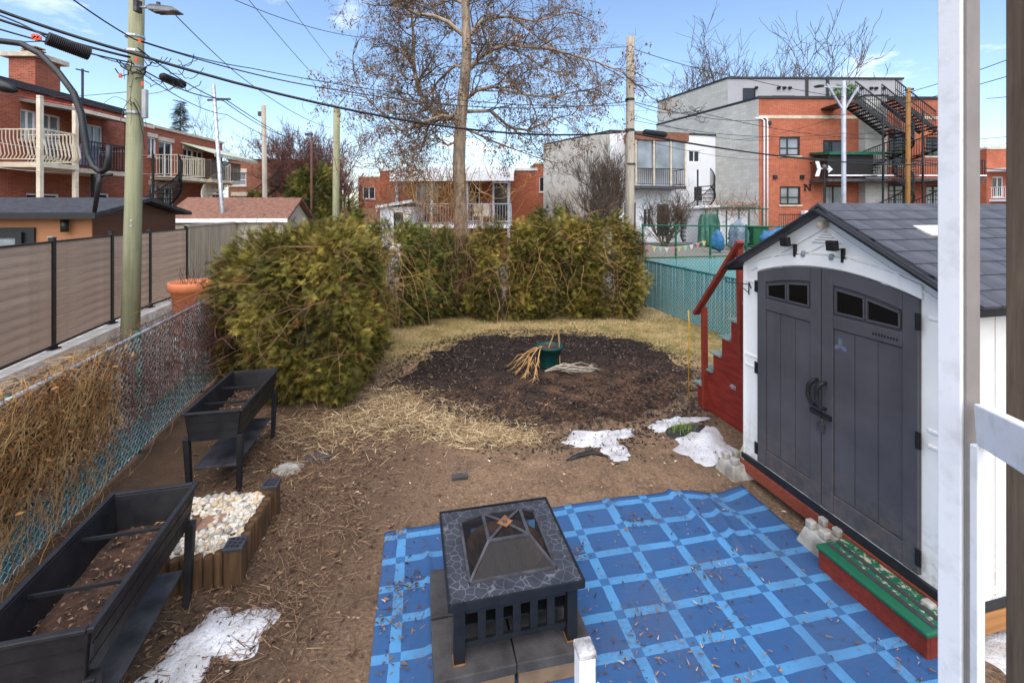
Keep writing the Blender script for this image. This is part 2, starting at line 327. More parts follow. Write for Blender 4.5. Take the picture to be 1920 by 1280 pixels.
def soil():
    n = NT('soil', .95, .15); v = n.coord('Object'); xyz = n.sep(v)
    big = n.noise(v, .55, 5, .6); mid = n.noise(v, 2.6, 6, .62); fine = n.noise(v, 38, 5, .65); grit = n.noise(v, 140, 3, .6)
    c = n.mix(n.rng(mid, .34, .66), lin(140, 114, 91), lin(100, 82, 66))
    c = n.mix(n.rng(big, .5, .68, 0, .85), c, lin(82, 70, 60))
    c = n.mix(n.rng(fine, .52, .72, 0, .75), c, lin(170, 140, 110)); c = n.mix(n.rng(fine, .46, .3, 0, .7), c, lin(58, 44, 36))
    c = n.mix(n.rng(grit, .64, .76, 0, .8), c, lin(190, 168, 140))
    # trodden grey-brown soil to the left of the rug and lawn thatch at the back of the yard
    lt = n.rng(n.math('ADD', xyz[0], n.math('MULTIPLY', n.math('SUBTRACT', mid, .5), 3.0)), -.5, -1.5)
    lt = n.math('MULTIPLY', lt, n.rng(xyz[1], 7.5, 6.0)); c = n.mix(n.math('MULTIPLY', lt, .8), c, n.mix(n.rng(big, .4, .6), lin(68, 56, 47), lin(98, 77, 60)))
    gy = n.math('ADD', xyz[1], n.math('MULTIPLY', n.math('SUBTRACT', mid, .5), 3.0)); g = n.math('MULTIPLY', n.rng(gy, 7.3, 8.2), n.rng(xyz[1], 14, 13))
    c = n.mix(n.math('MULTIPLY', g, .85), c, n.mix(n.rng(n.math('ADD', n.math('MULTIPLY', fine, .5), n.math('MULTIPLY', n.noise(v, 1.7, 6, .6), .6)), .45, .65), lin(178, 152, 106), lin(104, 96, 54)))
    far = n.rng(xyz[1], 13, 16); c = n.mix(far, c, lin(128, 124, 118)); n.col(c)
    n.bump(n.math('ADD', n.math('MULTIPLY', fine, 1.0), n.math('MULTIPLY', mid, 1.5)), .8, .03); return n.m
def mulch():
    n = NT('dark_mulch', .95, .15); v = n.coord('Object'); f = n.noise(v, 30, 6, .7); m = n.noise(v, 2.2, 5, .6); vo = n.n.new('ShaderNodeTexVoronoi'); n.t.links.new(v, vo.inputs[0]); vo.inputs['Scale'].default_value = 46
    c = n.mix(n.rng(f, .35, .7), lin(30, 25, 24), lin(62, 51, 46)); xyz = n.sep(v)
    thin = n.math('MULTIPLY', n.rng(m, .36, .56), n.rng(n.math('ADD', xyz[1], n.math('MULTIPLY', xyz[0], -.35)), .4, -1.2))
    c = n.mix(n.math('MULTIPLY', thin, .95), c, n.mix(n.rng(f, .4, .6), lin(124, 94, 70), lin(84, 64, 50)))
    c = n.mix(n.rng(n.noise(v, 90, 3, .6), .66, .76, 0, .5), c, lin(130, 108, 92)); n.col(c); n.bump(n.math('ADD', f, n.math('MULTIPLY', vo.outputs[0], .8)), 1.0, .03); return n.m
soil_m = soil(); mulch_bed_m = mulch()
def snow():
    n = NT('old_snow', .6, .3); v = n.coord('Object'); c = n.mix(n.rng(n.noise(v, 3, 5, .6), .4, .72), lin(216, 217, 220), lin(170, 168, 168))
    c = n.mix(n.rng(n.noise(v, 60, 4, .7), .57, .7, 0, .8), c, lin(132, 116, 104)); c = n.mix(n.rng(n.noise(v, 7, 5, .7), .52, .7, 0, .5), c, lin(168, 160, 154)); n.col(c); n.bump(n.noise(v, 26, 6, .65), .7, .03); return n.m
snow_m = snow()
def rug():
    n = NT('blue_plaid_rug', .75, .25); v = n.coord('UV'); u, w, _ = n.sep(v); jit = n.math('MULTIPLY', n.math('SUBTRACT', n.noise(v, 9, 3), .5), .012)
    fu = n.math('FRACT', n.math('DIVIDE', n.math('ADD', u, jit), .356)); fv = n.math('FRACT', n.math('DIVIDE', n.math('ADD', w, jit), .252))
    a = n.math('LESS_THAN', fu, .19); b = n.math('LESS_THAN', fv, .235)
    weave = n.math('MULTIPLY', n.math('SINE', n.math('MULTIPLY', u, 900.0)), n.math('SINE', n.math('MULTIPLY', w, 700.0)))
    wv = n.rng(weave, -1, 1); one = n.math('ABSOLUTE', n.math('SUBTRACT', a, b)); both = n.math('MULTIPLY', a, b)
    base = n.mix(wv, lin(47, 84, 132), lin(58, 98, 148)); light = n.mix(wv, lin(74, 136, 188), lin(94, 156, 204)); dk = n.mix(wv, lin(42, 82, 130), lin(72, 124, 176))
    c = n.mix(one, base, light); c = n.mix(both, c, dk)
    c = n.mix(n.rng(n.noise(v, 1.6, 5, .6), .45, .75, 0, .6), c, lin(72, 94, 126)); c = n.mix(n.rng(n.noise(v, 22, 5, .7), .6, .74, 0, .7), c, lin(88, 72, 62)); c = n.mix(n.rng(n.noise(v, 2.4, 7, .72), .58, .76, 0, .5), c, lin(112, 100, 90))
    n.col(c); edge = n.rng(n.noise(v, 1.1, 4, .6), .52, .66); c = n.mix(n.math('MULTIPLY', edge, n.rng(n.noise(v, 34, 5, .75), .44, .64, 0, .6)), c, lin(96, 82, 70)); n.col(c); n.bump(n.math('ADD', n.math('MULTIPLY', weave, 1.6), n.math('MULTIPLY', n.noise(n.coord('UV', (1, 6, 1)), 3, 4, .6), 5.0)), .5, .005); return n.m
rug_m = rug()
def slate_tile():
    n = NT('slate_pattern_tile', .42, .4); v = n.coord('Object'); vo = n.n.new('ShaderNodeTexVoronoi'); vo.feature = 'DISTANCE_TO_EDGE'; n.t.links.new(v, vo.inputs[0]); vo.inputs['Scale'].default_value = 17
    line = n.math('LESS_THAN', vo.outputs[0], .028); g = n.noise(v, 9, 5, .6); c = n.mix(n.rng(g, .35, .7), lin(46, 48, 54), lin(62, 64, 71))
    n.col(n.mix(n.math('MULTIPLY', line, n.rng(g, .35, .6, .35, .9)), c, lin(104, 106, 112))); n.bump(n.math('ADD', n.math('MULTIPLY', line, -1.0), n.math('MULTIPLY', n.noise(v, 70, 4), .5)), .5, .004); return n.m
slate_m = slate_tile()
paver_m = simple('charcoal_concrete_paver', lin(74, 72, 72), lin(50, 48, 48), 5, .9, .6, 90)
def worn_green():
    n = NT('worn_green_step_paint', .5, .3); v = n.coord('Object'); w = n.noise(v, 22, 6, .7)
    x = n.sep(v)[1]; edge = n.rng(x, .02, .16); c = n.mix(n.rng(n.math('ADD', w, n.math('MULTIPLY', edge, .17)), .68, .74), lin(28, 92, 66), lin(170, 164, 146)); n.col(c); n.bump(w, .3, .003); return n.m
worn_green_m = worn_green()
def mesh_screen():
    n = NT('spark_screen_mesh', .5, .3); n.col(lin(30, 29, 30)); tr = n.n.new('ShaderNodeBsdfTransparent'); mx = n.n.new('ShaderNodeMixShader'); mx.inputs[0].default_value = .7
    n.t.links.new(tr.outputs[0], mx.inputs[1]); n.t.links.new(n.b.outputs[0], mx.inputs[2]); n.t.links.new(mx.outputs[0], n.n['Material Output'].inputs[0]); return n.m
screen_m = mesh_screen()
# ---------------------------------------------------------------- ground
YAW = rad(12.0)
def ground_z(x, y): return .018*smooth_noise(np.asarray(x, float), np.asarray(y, float), 5, 1.5)
xs = np.unique(np.concatenate([np.linspace(-9, 7, 161), np.array([-1500, -600, -250, -120, -60, -40, -25, -15, -11, 9, 13, 20, 30, 50, 90, 200, 600, 1500])]))
ys = np.unique(np.concatenate([np.linspace(.6, 14, 135), np.array([-200, -60, -20, -6, -2, 16, 20, 30, 45, 80, 160, 400, 1000, 2200])]))
gx, gy = np.meshgrid(xs, ys); near = (np.abs(gx) < 12) & (gy < 16) & (gy > -1); gz = np.where(near, ground_z(gx, gy), -.02)
idx = np.arange(gx.size).reshape(gx.shape); gf = np.stack([idx[:-1, :-1], idx[:-1, 1:], idx[1:, 1:], idx[1:, :-1]], -1).reshape(-1, 4)
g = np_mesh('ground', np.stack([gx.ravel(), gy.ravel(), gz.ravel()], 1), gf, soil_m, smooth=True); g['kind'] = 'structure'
def disc(name, c, rx, ry, h, seed, mat, rings=14, seg=96, rough=.12, rz=0.0, lumps=.012, spike=.16):
    v = [(0, 0, h)]; r_ = np.random.default_rng(seed); ph = r_.uniform(0, 6.28, 8); am = rough*r_.uniform(.3, 1, 8)
    for i in range(1, rings+1):
        q = i/rings
        for k in range(seg):
            a = 2*math.pi*k/seg; w = 1+sum(am[j]*math.sin((j+2)*a+ph[j])/(1+.35*j) for j in range(8))*q+spike*rough*q*(math.sin(13*a+ph[0])*math.sin(5*a+ph[3])+.5*math.sin(29*a+ph[4])*math.sin(3*a+ph[5]))
            x, y = rx*q*w*math.cos(a), ry*q*w*math.sin(a); v.append((x, y, h*(1-q**2.4)+(lumps*math.sin(9*x+ph[1])*math.sin(11*y+ph[2])*(1-q))))
    f3 = [(0, 1+k, 1+(k+1) % seg) for k in range(seg)]; f4 = []
    for i in range(rings-1):
        for k in range(seg):
            a = 1+i*seg+k; b = 1+i*seg+(k+1) % seg; f4.append((a, a+seg, b+seg, b))
    m = MB(); m.add(v, f3+f4); o = m.build(name, mat, None, True); o.location = c; o.rotation_euler[2] = rz
    for p in o.data.vertices:
        wx = c[0]+p.co.x*math.cos(rz)-p.co.y*math.sin(rz); wy = c[1]+p.co.x*math.sin(rz)+p.co.y*math.cos(rz); p.co.z += float(ground_z(wx, wy))-.004
    return o
mb_ = disc('mulch_bed', (.55, 7.55, 0), 2.36, 2.3, .035, 3, mulch_bed_m, 44, 300, .11, lumps=.035, spike=.5); mb_['kind'] = 'structure'
# snow left on the ground
SN = [((G(392, 1212)), .25, .30, .04, 28, -.5, 'large grey-white snow patch on the ground beside the near planter legs'),
      ((G(1120, 822)), .40, .20, .03, 22, .3, 'ragged white snow patch on bare soil in front of the mulch bed'),
      ((G(1155, 850)), .19, .13, .025, 23, -.6, 'small tongue of snow on bare soil left of the puddle'),
      ((G(1262, 797)), .34, .15, .03, 24, .5, 'thin snow patch at the foot of the red stairs'),
      ((G(1322, 838)), .36, .34, .05, 25, .9, 'thick snow patch beside the leaning boards at the shed corner'),
      (Vector((3.3, 2.55, 0)), .5, .4, .06, 26, .2, 'snow heap under the near corner of the white shed')]
for c, rx, ry, h, sd_, rz, lb in SN: tag(disc('snow_patch', (c.x, c.y, .006), rx, ry, h, sd_, snow_m, 18, 120, .26, rz, lumps=.03), lb, 'snow', 'patches of old snow')
puddle_m = simple('wet_slate', lin(58, 56, 58), lin(40, 38, 40), 5, .3, .3, 40)
o = disc('slate_slab', G(1290, 812, .01), .3, .2, .03, 31, puddle_m, 6, 40, .08); tag(o, 'dark wet slate slab lying between the two snow patches by the stairs', 'slab')
# scattered litter and straw -------------------------------------------------------------
def blades(name, n, region, L, w, mat, lift, label, cat, tint=(0, 1), upright=0.0):
    pts = []
    r_ = np.random.default_rng(hash(name) % 1000 if False else len(name)*7+n % 97)
    while len(pts) < n:
        q = region(r_)
        if q is not None: pts.append(q)
    pts = np.array(pts); a = r_.uniform(0, 6.28, n); el = r_.uniform(0, .25, n)+upright*r_.uniform(.2, 1, n)
    fw = np.stack([np.cos(a)*np.cos(el), np.sin(a)*np.cos(el), np.sin(el)], 1)
    T = [(-.5, 0, 0), (.5, 0, 0), (.35, .5, .0), (-.35, .5, .0), (0, 1, -.04)]; T = np.array(T)*[w/L, 1, 1]
    # two-segment bent blade: quad + triangle -> use tris
    v, f, t = scatter(T, [(0, 1, 2), (0, 2, 3), (3, 2, 4)], np.stack([pts[:, 0], pts[:, 1], ground_z(pts[:, 0], pts[:, 1])+lift+pts[:, 2]], 1), rot_from(fw, r_.uniform(-.6, .6, n)), L*r_.uniform(.45, 1.3, n), np.clip(.48+.4*smooth_noise(pts[:, 0], pts[:, 1], 77, 1.6)+r_.normal(0, .18, n), 0, 1) if name == 'winter_grass' else r_.uniform(*tint, n))
    o = np_mesh(name, v, f, mat, tint=t); tag(o, label, cat, kind='stuff'); return o
def gauss(px, py, sx_, sy_):
    c = G(px, py); return lambda r: (c.x+r.normal()*sx_, c.y+r.normal()*sy_, r.uniform(0, .012))
def mixr(lst):
    fs = [gauss(*q) for q in lst]; return lambda r: fs[int(r.integers(len(fs)))](r)
blades('dry_straw', 8000, mixr([(700, 780, .35, .35), (820, 780, .4, .22), (890, 805, .38, .14), (640, 800, .5, .4), (930, 825, .3, .1), (740, 750, .3, .25)]), .17, .005, straw_m, .006, 'pale dry straw strewn over the soil before the mulch bed', 'straw')
blades('dry_twigs', 5600, mixr([(600, 830, .45, .45), (650, 880, .5, .3), (560, 960, .25, .5), (560, 800, .35, .5), (620, 1010, .3, .25), (520, 1130, .25, .25), (470, 1180, .4, .3), (430, 960, .15, .3), (540, 800, .2, .4), (480, 840, .1, .3)]), .13, .004, litter_m, .008, 'brown twigs and dead stems littering the left side of the yard', 'twigs', (.1, .8))
def anyw(r):
    x, y = r.uniform(-3.4, 3.0), r.uniform(2.3, 8); return (x, y, 0)
blades('wood_chips', 2600, anyw, .035, .012, litter_m, .004, 'small pale chips scattered over bare soil', 'chips', (.3, 1))
def lawn(r):
    x, y = r.uniform(-3.0, 4.6), r.uniform(7.2, 12.3)
    if ((x-.55)/2.5)**2+((y-7.55)/2.45)**2 < 1.0: return None
    if y < 8.6 and abs(x-.5) < 2.3: return None
    if x > 3.0 and y < 8.3: return None
    if x < -1.6 and y < 8.2 and r.random() < .7: return None
    return (x, y, 0)
blades('winter_grass', 30000, lawn, .07, .006, grass_m, .0, 'pale winter grass behind the mulch bed and before the hedge', 'grass', (0, 1), .6)
def bedr(r):
    a, q = r.uniform(0, 6.28), math.sqrt(r.uniform(0, 1.0))*r.uniform(.9, 1.08); return (.55+2.36*q*math.cos(a), 7.55+2.3*q*math.sin(a), .026 if q < .93 else .004)
blades('mulch_chips', 13000, bedr, .05, .022, mulch_m, .0, 'dark wood mulch chips covering the round bed', 'mulch', (0, .97), .2)
blades('stray_mulch', 3500, lambda r: (lambda a, q: (.55+2.36*q*math.cos(a), 7.55+2.3*q*math.sin(a), .003))(r.uniform(0, 6.28), 1+abs(r.normal(0, .1))), .045, .02, mulch_m, .0, 'stray dark chips spilling past the edge of the mulch bed', 'mulch', (0, .9), .2)
gt = G(1275, 815); blades('green_grass_tuft', 260, lambda r: (gt.x+r.normal()*.07, gt.y+r.normal()*.05, 0), .12, .007, tint_mat('green_grass', [(0, lin(70, 104, 34)), (1, lin(140, 148, 70))]), .0, 'small tuft of green grass beside the snow', 'grass', (0, 1), 1.0)
for k, (px, py) in enumerate(((540, 880), (598, 858))):
    o = disc('stepping_stone', G(px, py, .0), .17, .13, .03, 40+k, concrete_m if k == 0 else paver_m, 6, 40, .07); tag(o, ('round pale stone' if k == 0 else 'flat dark stone')+' half buried in litter behind the pebble bed', 'stone')
o = MB().box((0, 0, .02), (.16, .075, .03)).build('brick_paver', paver_m, None, False, .004); o.location = G(862, 897); o.rotation_euler[2] = .12; tag(o, 'single grey brick lying on bare soil behind the fire pit', 'brick')
m = MB(); pt = [G(px, py) for px, py in ((1062, 866), (1085, 858), (1112, 851), (1140, 860))]; m.tube([p+Vector((0, 0, .02)) for p in pt], [.008, .03, .035, .006], 5); tag(m.build('plastic_scrap', black_plastic, None, True), 'black scrap of edging lying on the bare soil', 'scrap')
# ---------------------------------------------------------------- rug
ru = Vector((math.cos(rad(11.2)), math.sin(rad(11.2)))); rv = Vector((-ru.y, ru.x)); rc = Vector((2.2, 4.37))      # back right corner
NX, NY = 110, 96; LW, LD = 3.30, 2.9
U, V = np.meshgrid(np.linspace(0, LW, NX), np.linspace(0, LD, NY))
jag = .02*smooth_noise(U, V, 8, 4.0); VV = V+np.where(V < .3, jag*.8, 0)
X = rc.x-(LW-U)*ru.x-VV*rv.x; Y = rc.y-(LW-U)*ru.y-VV*rv.y
cor = np.exp(-((U-LW+.25)**2+(V-.1)**2)/.05)
X -= cor*.05; Y -= cor*.12
Z = ground_z(X, Y)+.014+.006*np.maximum(0, smooth_noise(X, Y, 12, 3.2))
for (u0, dirx, wd, hh, v0, v1) in ((2.55, .12, .03, .045, -.1, .75), (1.93, .1, .022, .03, -.1, .5), (2.9, -.25, .03, .04, .0, .9), (.33, .02, .02, .025, .2, 2.2), (1.25, .05, .02, .02, -.1, .4)):
    Z += hh*np.exp(-((U-u0-dirx*V)/wd)**2)*np.clip((V-v0)/.15, 0, 1)*np.clip((v1-V)/.3, 0, 1)

idx = np.arange(U.size).reshape(U.shape); ff = np.stack([idx[:-1, :-1], idx[1:, :-1], idx[1:, 1:], idx[:-1, 1:]], -1).reshape(-1, 4)
ro = np_mesh('outdoor_rug', np.stack([X.ravel(), Y.ravel(), Z.ravel()], 1), ff, rug_m, smooth=True)
uvl = ro.data.uv_layers.new(name='UVMap'); li = np.empty(len(ro.data.loops), np.int32); ro.data.loops.foreach_get('vertex_index', li)
uvl.data.foreach_set('uv', np.stack([U.ravel()[li]+.255, V.ravel()[li]+.2], 1).ravel().astype(np.float32))
sm = ro.modifiers.new('thickness', 'SOLIDIFY'); sm.thickness = .006
tag(ro, 'blue plaid woven outdoor rug spread in front of the shed', 'rug')
RC_ = [(RND.uniform(.1, 3.2), RND.uniform(.1, 2.7), RND.uniform(.06, .3)) for _ in range(16)]+[(.3, 1.6, .25), (.5, 2.0, .2), (2.75, .7, .22), (3.05, 1.7, .2)]
def onrug(r):
    u, v = r.uniform(.05, 3.25), r.uniform(.05, 2.8)
    if r.random() < .6: k = RC_[int(r.integers(len(RC_)))]; u, v = min(3.25, max(.05, k[0]+r.normal()*k[2])), min(2.8, max(.05, k[1]+r.normal()*k[2]))
    p = None; p = rc-(LW-u)*ru-v*rv; return (p.x, p.y, .028)
blades('rug_debris', 1500, onrug, .035, .008, litter_m, .0, 'bits of twig and leaf scattered over the blue rug', 'debris', (0, .9))
lf = [(0, 0, 0), (.24, .5, .16), (.02, 1, -.08), (-.2, .42, .2)]
def leaf_scatter(name, n, reg, size, mat, label):
    r_ = np.random.default_rng(n); q = np.array([reg(r_) for _ in range(n)]); a = r_.uniform(0, 6.28, n); fw = np.stack([np.cos(a), np.sin(a), r_.uniform(-.1, .25, n)], 1)
    v, f, t = scatter(lf, [(0, 1, 2), (0, 2, 3)], np.stack([q[:, 0], q[:, 1], ground_z(q[:, 0], q[:, 1])+q[:, 2]+.004], 1), rot_from(fw, r_.uniform(-.5, .5, n)), size*r_.uniform(.5, 1.4, n), r_.uniform(0, .75, n))
    tag(np_mesh(name, v, f, mat, tint=t), label, 'leaves', kind='stuff')
def clump(r):
    k = int(r.integers(5)); c = [G(1010+790-1055, 1110), G(735, 1180), G(1085, 1050), G(1190, 985), G(780, 1090)][k]; return (c.x+r.normal()*.05, c.y+r.normal()*.06, .03)
leaf_scatter('rug_leaves', 130, onrug, .026, litter_m, 'single dead leaves on the blue rug'); leaf_scatter('leaf_clumps', 170, clump, .028, litter_m, 'clumps of wet brown leaves near the fire pit')
leaf_scatter('yard_leaves', 2600, lambda r: (-2.0+r.normal(0, .55), r.uniform(2.4, 6.0), .010), .04, litter_m, 'dead leaves on the soil left of the rug')
def onsnow(r):
    c, rx, ry = SN[int(r.integers(5))][:3]; return (c.x+r.normal()*rx*.6, c.y+r.normal()*ry*.6, .045)
blades('snow_debris', 420, onsnow, .03, .008, litter_m, .0, 'dark bits of debris lying on the snow patches', 'debris', (0, .6))
# ---------------------------------------------------------------- pavers and fire pit
pv0 = Vector((-.05, 2.86)); pu = Vector((math.cos(rad(12)), math.sin(rad(12)))); pw = Vector((-pu.y, pu.x)); k = 0
PL = ['left front', 'right front', 'left rear', 'right rear']
for b in (-1, 1):
    for a in (-1, 1):
        c = pv0+pu*a*.228+pw*(b*.192-.0); e = empty('paver_stone', (c.x, c.y, .012), rad(12)+.015*a*b, 'dark square concrete paver under the fire pit, '+PL[k], 'paver', 'pavers under the fire pit'); k += 1
        MB().bp((-.223, -.187, .092), (.223, .187, .148)).build('slab', paver_m, e, False, .006); MB().bp((-.215, -.18, .0), (.215, .18, .09)).build('slab_base', simple('brown_concrete', lin(120, 100, 80), None, 9, .9, .6, 60) if k == 1 else bpy.data.materials['brown_concrete'], e, False, .008)
fp = empty('fire_pit', (-.045, 2.90, .162), rad(12.5), 'square black fire pit table with slate-pattern top and mesh spark cover', 'fire pit')
T2, IN, TZ = .385, .262, .355
for k in range(4):
    a = k*math.pi/2; R4 = Matrix.Rotation(a, 3, 'Z')
    m = MB(); m.add([R4 @ Vector(p) for p in ((-T2, -T2, TZ), (IN, -T2, TZ), (IN, -IN, TZ), (-T2, -IN, TZ), (-T2, -T2, TZ-.022), (IN, -T2, TZ-.022), (IN, -IN, TZ-.022), (-T2, -IN, TZ-.022))], [(0, 1, 2, 3), (7, 6, 5, 4), (0, 4, 5, 1), (1, 5, 6, 2), (2, 6, 7, 3), (3, 7, 4, 0)])
    m.build('top_tile', slate_m, fp, False, .002)
    m = MB(); p = R4 @ Vector((-T2, -T2, TZ-.012)); q = R4 @ Vector((T2, -T2, TZ-.012)); m.bar(p, q, .012, .042); m.build('top_edge', black_metal, fp)
    p = R4 @ Vector((-.325, -.325, 0)); m = MB(); m.box((p.x, p.y, (TZ-.03)/2+.004), (.062, .062, TZ-.03), R4); m.build('leg', black_metal, fp, False, .003)
    m = MB(); m.box((p.x, p.y, .003), (.07, .07, .006)); m.build('foot_plate', rust_m, fp)
    m = MB(); m.bar(R4 @ Vector((-.29, -.33, .09)), R4 @ Vector((.29, -.33, .09)), .02, .03); m.build('lower_rail', black_metal, fp)
    m = MB(); m.bar(R4 @ Vector((-.29, -.33, .29)), R4 @ Vector((.29, -.33, .29)), .02, .06); m.build('upper_rail', black_metal, fp)
    for j in range(5):
        x = -.2+j*.1; m = MB(); m.bar(R4 @ Vector((x, -.33, .1)), R4 @ Vector((x, -.33, .27)), .014, .045, up=R4 @ Vector((1, 0, 0))); m.build('slat', black_metal, fp)
m = MB(); m.lathe([(.25, TZ-.01), (.2, TZ-.08), (.14, TZ-.15), (.02, TZ-.18)], sides=28); m.build('fire_bowl', rust_m, fp, True)
m = MB(); n_ = 4
for j in range(4):
    x = -.12+.08*j; m.bar((x, -.16, TZ-.06), (x, .16, TZ-.055), .055, .05)
m.build('charred_logs', simple('charred_wood', lin(96, 64, 42), lin(36, 28, 24), 7, .9, .5, 30, st=(3, .4, 1)), fp)
MB().bp((-.3, -.3, TZ-.2), (.3, .3, TZ-.19)).build('ash_tray', black_metal, fp)
h0, h1, b0, b1 = TZ+.006, TZ+.13, .255, .125
scr = MB(); fr = MB(); cs = [(-1, -1), (1, -1), (1, 1), (-1, 1)]
for k in range(4):
    (ax, ay), (bx, by) = cs[k], cs[(k+1) % 4]
    scr.quad((ax*b0, ay*b0, h0), (bx*b0, by*b0, h0), (bx*b1, by*b1, h1), (ax*b1, ay*b1, h1))
    fr.bar((ax*b0, ay*b0, h0), (bx*b0, by*b0, h0), .022, .01); fr.bar((ax*b1, ay*b1, h1), (bx*b1, by*b1, h1), .02, .008); fr.bar((ax*b0, ay*b0, h0), (ax*b1, ay*b1, h1), .016, .01); fr.bar((ax*b1, ay*b1, h1+.001), (0, 0, h1+.012), .016, .006)
scr.quad(*[(x*b1, y*b1, h1-.004) for x, y in cs]); so = fr.build('spark_cover', dark_metal, fp); scr.build('mesh_panel', screen_m, so)
m = MB(); m.tube([(0, 0, h1+.01), (0, 0, h1+.03), (.012, 0, h1+.042), (0, 0, h1+.052), (-.012, 0, h1+.042), (0, 0, h1+.03)], .004, 5); m.build('lifting_ring', rust_m, so)
m = MB(); m.box((0, 0, h1+.012), (.07, .07, .004), Matrix.Rotation(.78, 3, 'Z')); m.build('rust_patch', rust_m, so)
# ---------------------------------------------------------------- raised planters
def planter(loc, rz, label, soilfill):
    e = empty('raised_planter', loc, rz, label, 'planter', 'black raised planters by the chain-link fence')
    Wd, Ln, zt, zb, tp = .235, .55, .78, .52, .03
    for s in (-1, 1):
        m = MB(); m.prism([(s*Wd, -Ln, zt), (s*Wd, Ln, zt), (s*(Wd-tp), Ln-.02, zb), (s*(Wd-tp), -Ln+.02, zb)], (-s*.014, 0, 0)); w = m.build('side_wall', black_plastic, e, False, .004)
        for q in (.33, .66):
            z = zt+(zb-zt)*q; x = s*(Wd-tp*q+.001); m = MB(); m.bar((x, -Ln+.03, z), (x, Ln-.03, z), .004, .005); m.build('board_groove', black_metal, w)
        m = MB(); m.prism([(-Wd, s*Ln, zt), (Wd, s*Ln, zt), (Wd-tp, s*(Ln-.02), zb), (-Wd+tp, s*(Ln-.02), zb)], (0, -s*.014, 0)); w = m.build('end_wall', black_plastic, e, False, .004)
        for q in (.33, .66):
            z = zt+(zb-zt)*q; y = s*(Ln-.02*q+.001); m = MB(); m.bar((-Wd+.04, y, z), (Wd-.04, y, z), .004, .005); m.build('board_groove', black_metal, w)
        m = MB(); m.bar((s*(Wd+.004), -Ln-.014, zt+.004), (s*(Wd+.004), Ln+.014, zt+.004), .03, .022); m.build('rim', black_plastic, e, False, .004)
        m = MB(); m.bar((-Wd+.012, s*(Ln+.002), zt+.004), (Wd-.012, s*(Ln+.002), zt+.004), .03, .02); m.build('rim', black_plastic, e, False, .004)
        for t in (-1, 1):
            m = MB(); m.add([(s*(Wd-.01)+dx, t*(Ln-.035)+dy, zb+.03) for dx, dy in ((-.03, -.03), (.02, -.03), (.02, .03), (-.03, .03))]+[(s*(Wd-.03)+dx, t*(Ln-.05)+dy, 0) for dx, dy in ((-.022, -.022), (.016, -.022), (.016, .022), (-.022, .022))], [(0, 1, 2, 3), (7, 6, 5, 4), (0, 4, 5, 1), (1, 5, 6, 2), (2, 6, 7, 3), (3, 7, 4, 0)]); m.build('leg', black_plastic, e, False, .004)
    m = MB(); m.bp((-Wd+.03, -Ln+.03, zb), (Wd-.03, Ln-.03, zb+.014)); m.build('floor', black_plastic, e)
    sh = MB(); sh.bp((-Wd+.05, -Ln+.06, .235), (Wd-.05, Ln-.06, .26)); sh.build('shelf', simple('scuffed_shelf', lin(70, 70, 74), lin(40, 40, 44), 5, .55, .3, 60) if 'scuffed_shelf' not in bpy.data.materials else bpy.data.materials['scuffed_shelf'], e, False, .005)
    for y in (-.2, .2):
        m = MB(); m.bar((-Wd+.012, y, zt-.05), (Wd-.012, y, zt-.05), .012, .018); m.build('cross_brace', black_plastic, e)
    m = MB(); pts = []; nx, ny = 10, 24
    r_ = np.random.default_rng(int(loc[1]*10)); xx, yy = np.meshgrid(np.linspace(-Wd+.035, Wd-.035, nx), np.linspace(-Ln+.03, Ln-.03, ny)); hz = zb+.02+soilfill*np.clip(.5+.5*smooth_noise(xx, yy, 3, 5), 0, 1)
    idx = np.arange(xx.size).reshape(xx.shape); f4 = np.stack([idx[:-1, :-1], idx[:-1, 1:], idx[1:, 1:], idx[1:, :-1]], -1).reshape(-1, 4)
    np_mesh('potting_soil', np.stack([xx.ravel(), yy.ravel(), hz.ravel()], 1), f4, simple('dark_potting_soil', lin(84, 62, 50), lin(44, 34, 30), 9, .95, .8, 40, bd=.02) if 'dark_potting_soil' not in bpy.data.materials else bpy.data.materials['dark_potting_soil'], e, True)
    n = 330; q = np.stack([r_.uniform(-Wd+.05, Wd-.05, n), r_.uniform(-Ln+.05, Ln-.05, n), np.full(n, zb+.03+soilfill*.6)], 1); a = r_.uniform(0, 6.28, n)
    v, f, t = scatter(lf, [(0, 1, 2), (0, 2, 3)], q, rot_from(np.stack([np.cos(a), np.sin(a), r_.uniform(-.2, .4, n)], 1), r_.uniform(-.5, .5, n)), r_.uniform(.015, .042, n), r_.uniform(0, .7, n)); lo = np_mesh('dead_leaves', v, f, litter_m, e, tint=t); lo['kind'] = 'stuff'
    m = MB(); m.lathe([(.03, zb+.016), (.03, zb+.05), (.026, zb+.05), (.026, zb+.02)], (-.1, -.38, 0), 16); m.build('drain_ring', galv, e)
    return e
planter((-2.24, 2.5, 0), rad(14.5), 'black raised planter box on legs nearest the camera, dead leaves inside', .05)
planter((-2.86, 4.72, 0), rad(11.5), 'smaller-looking black raised planter box further back against the cedar', .05)
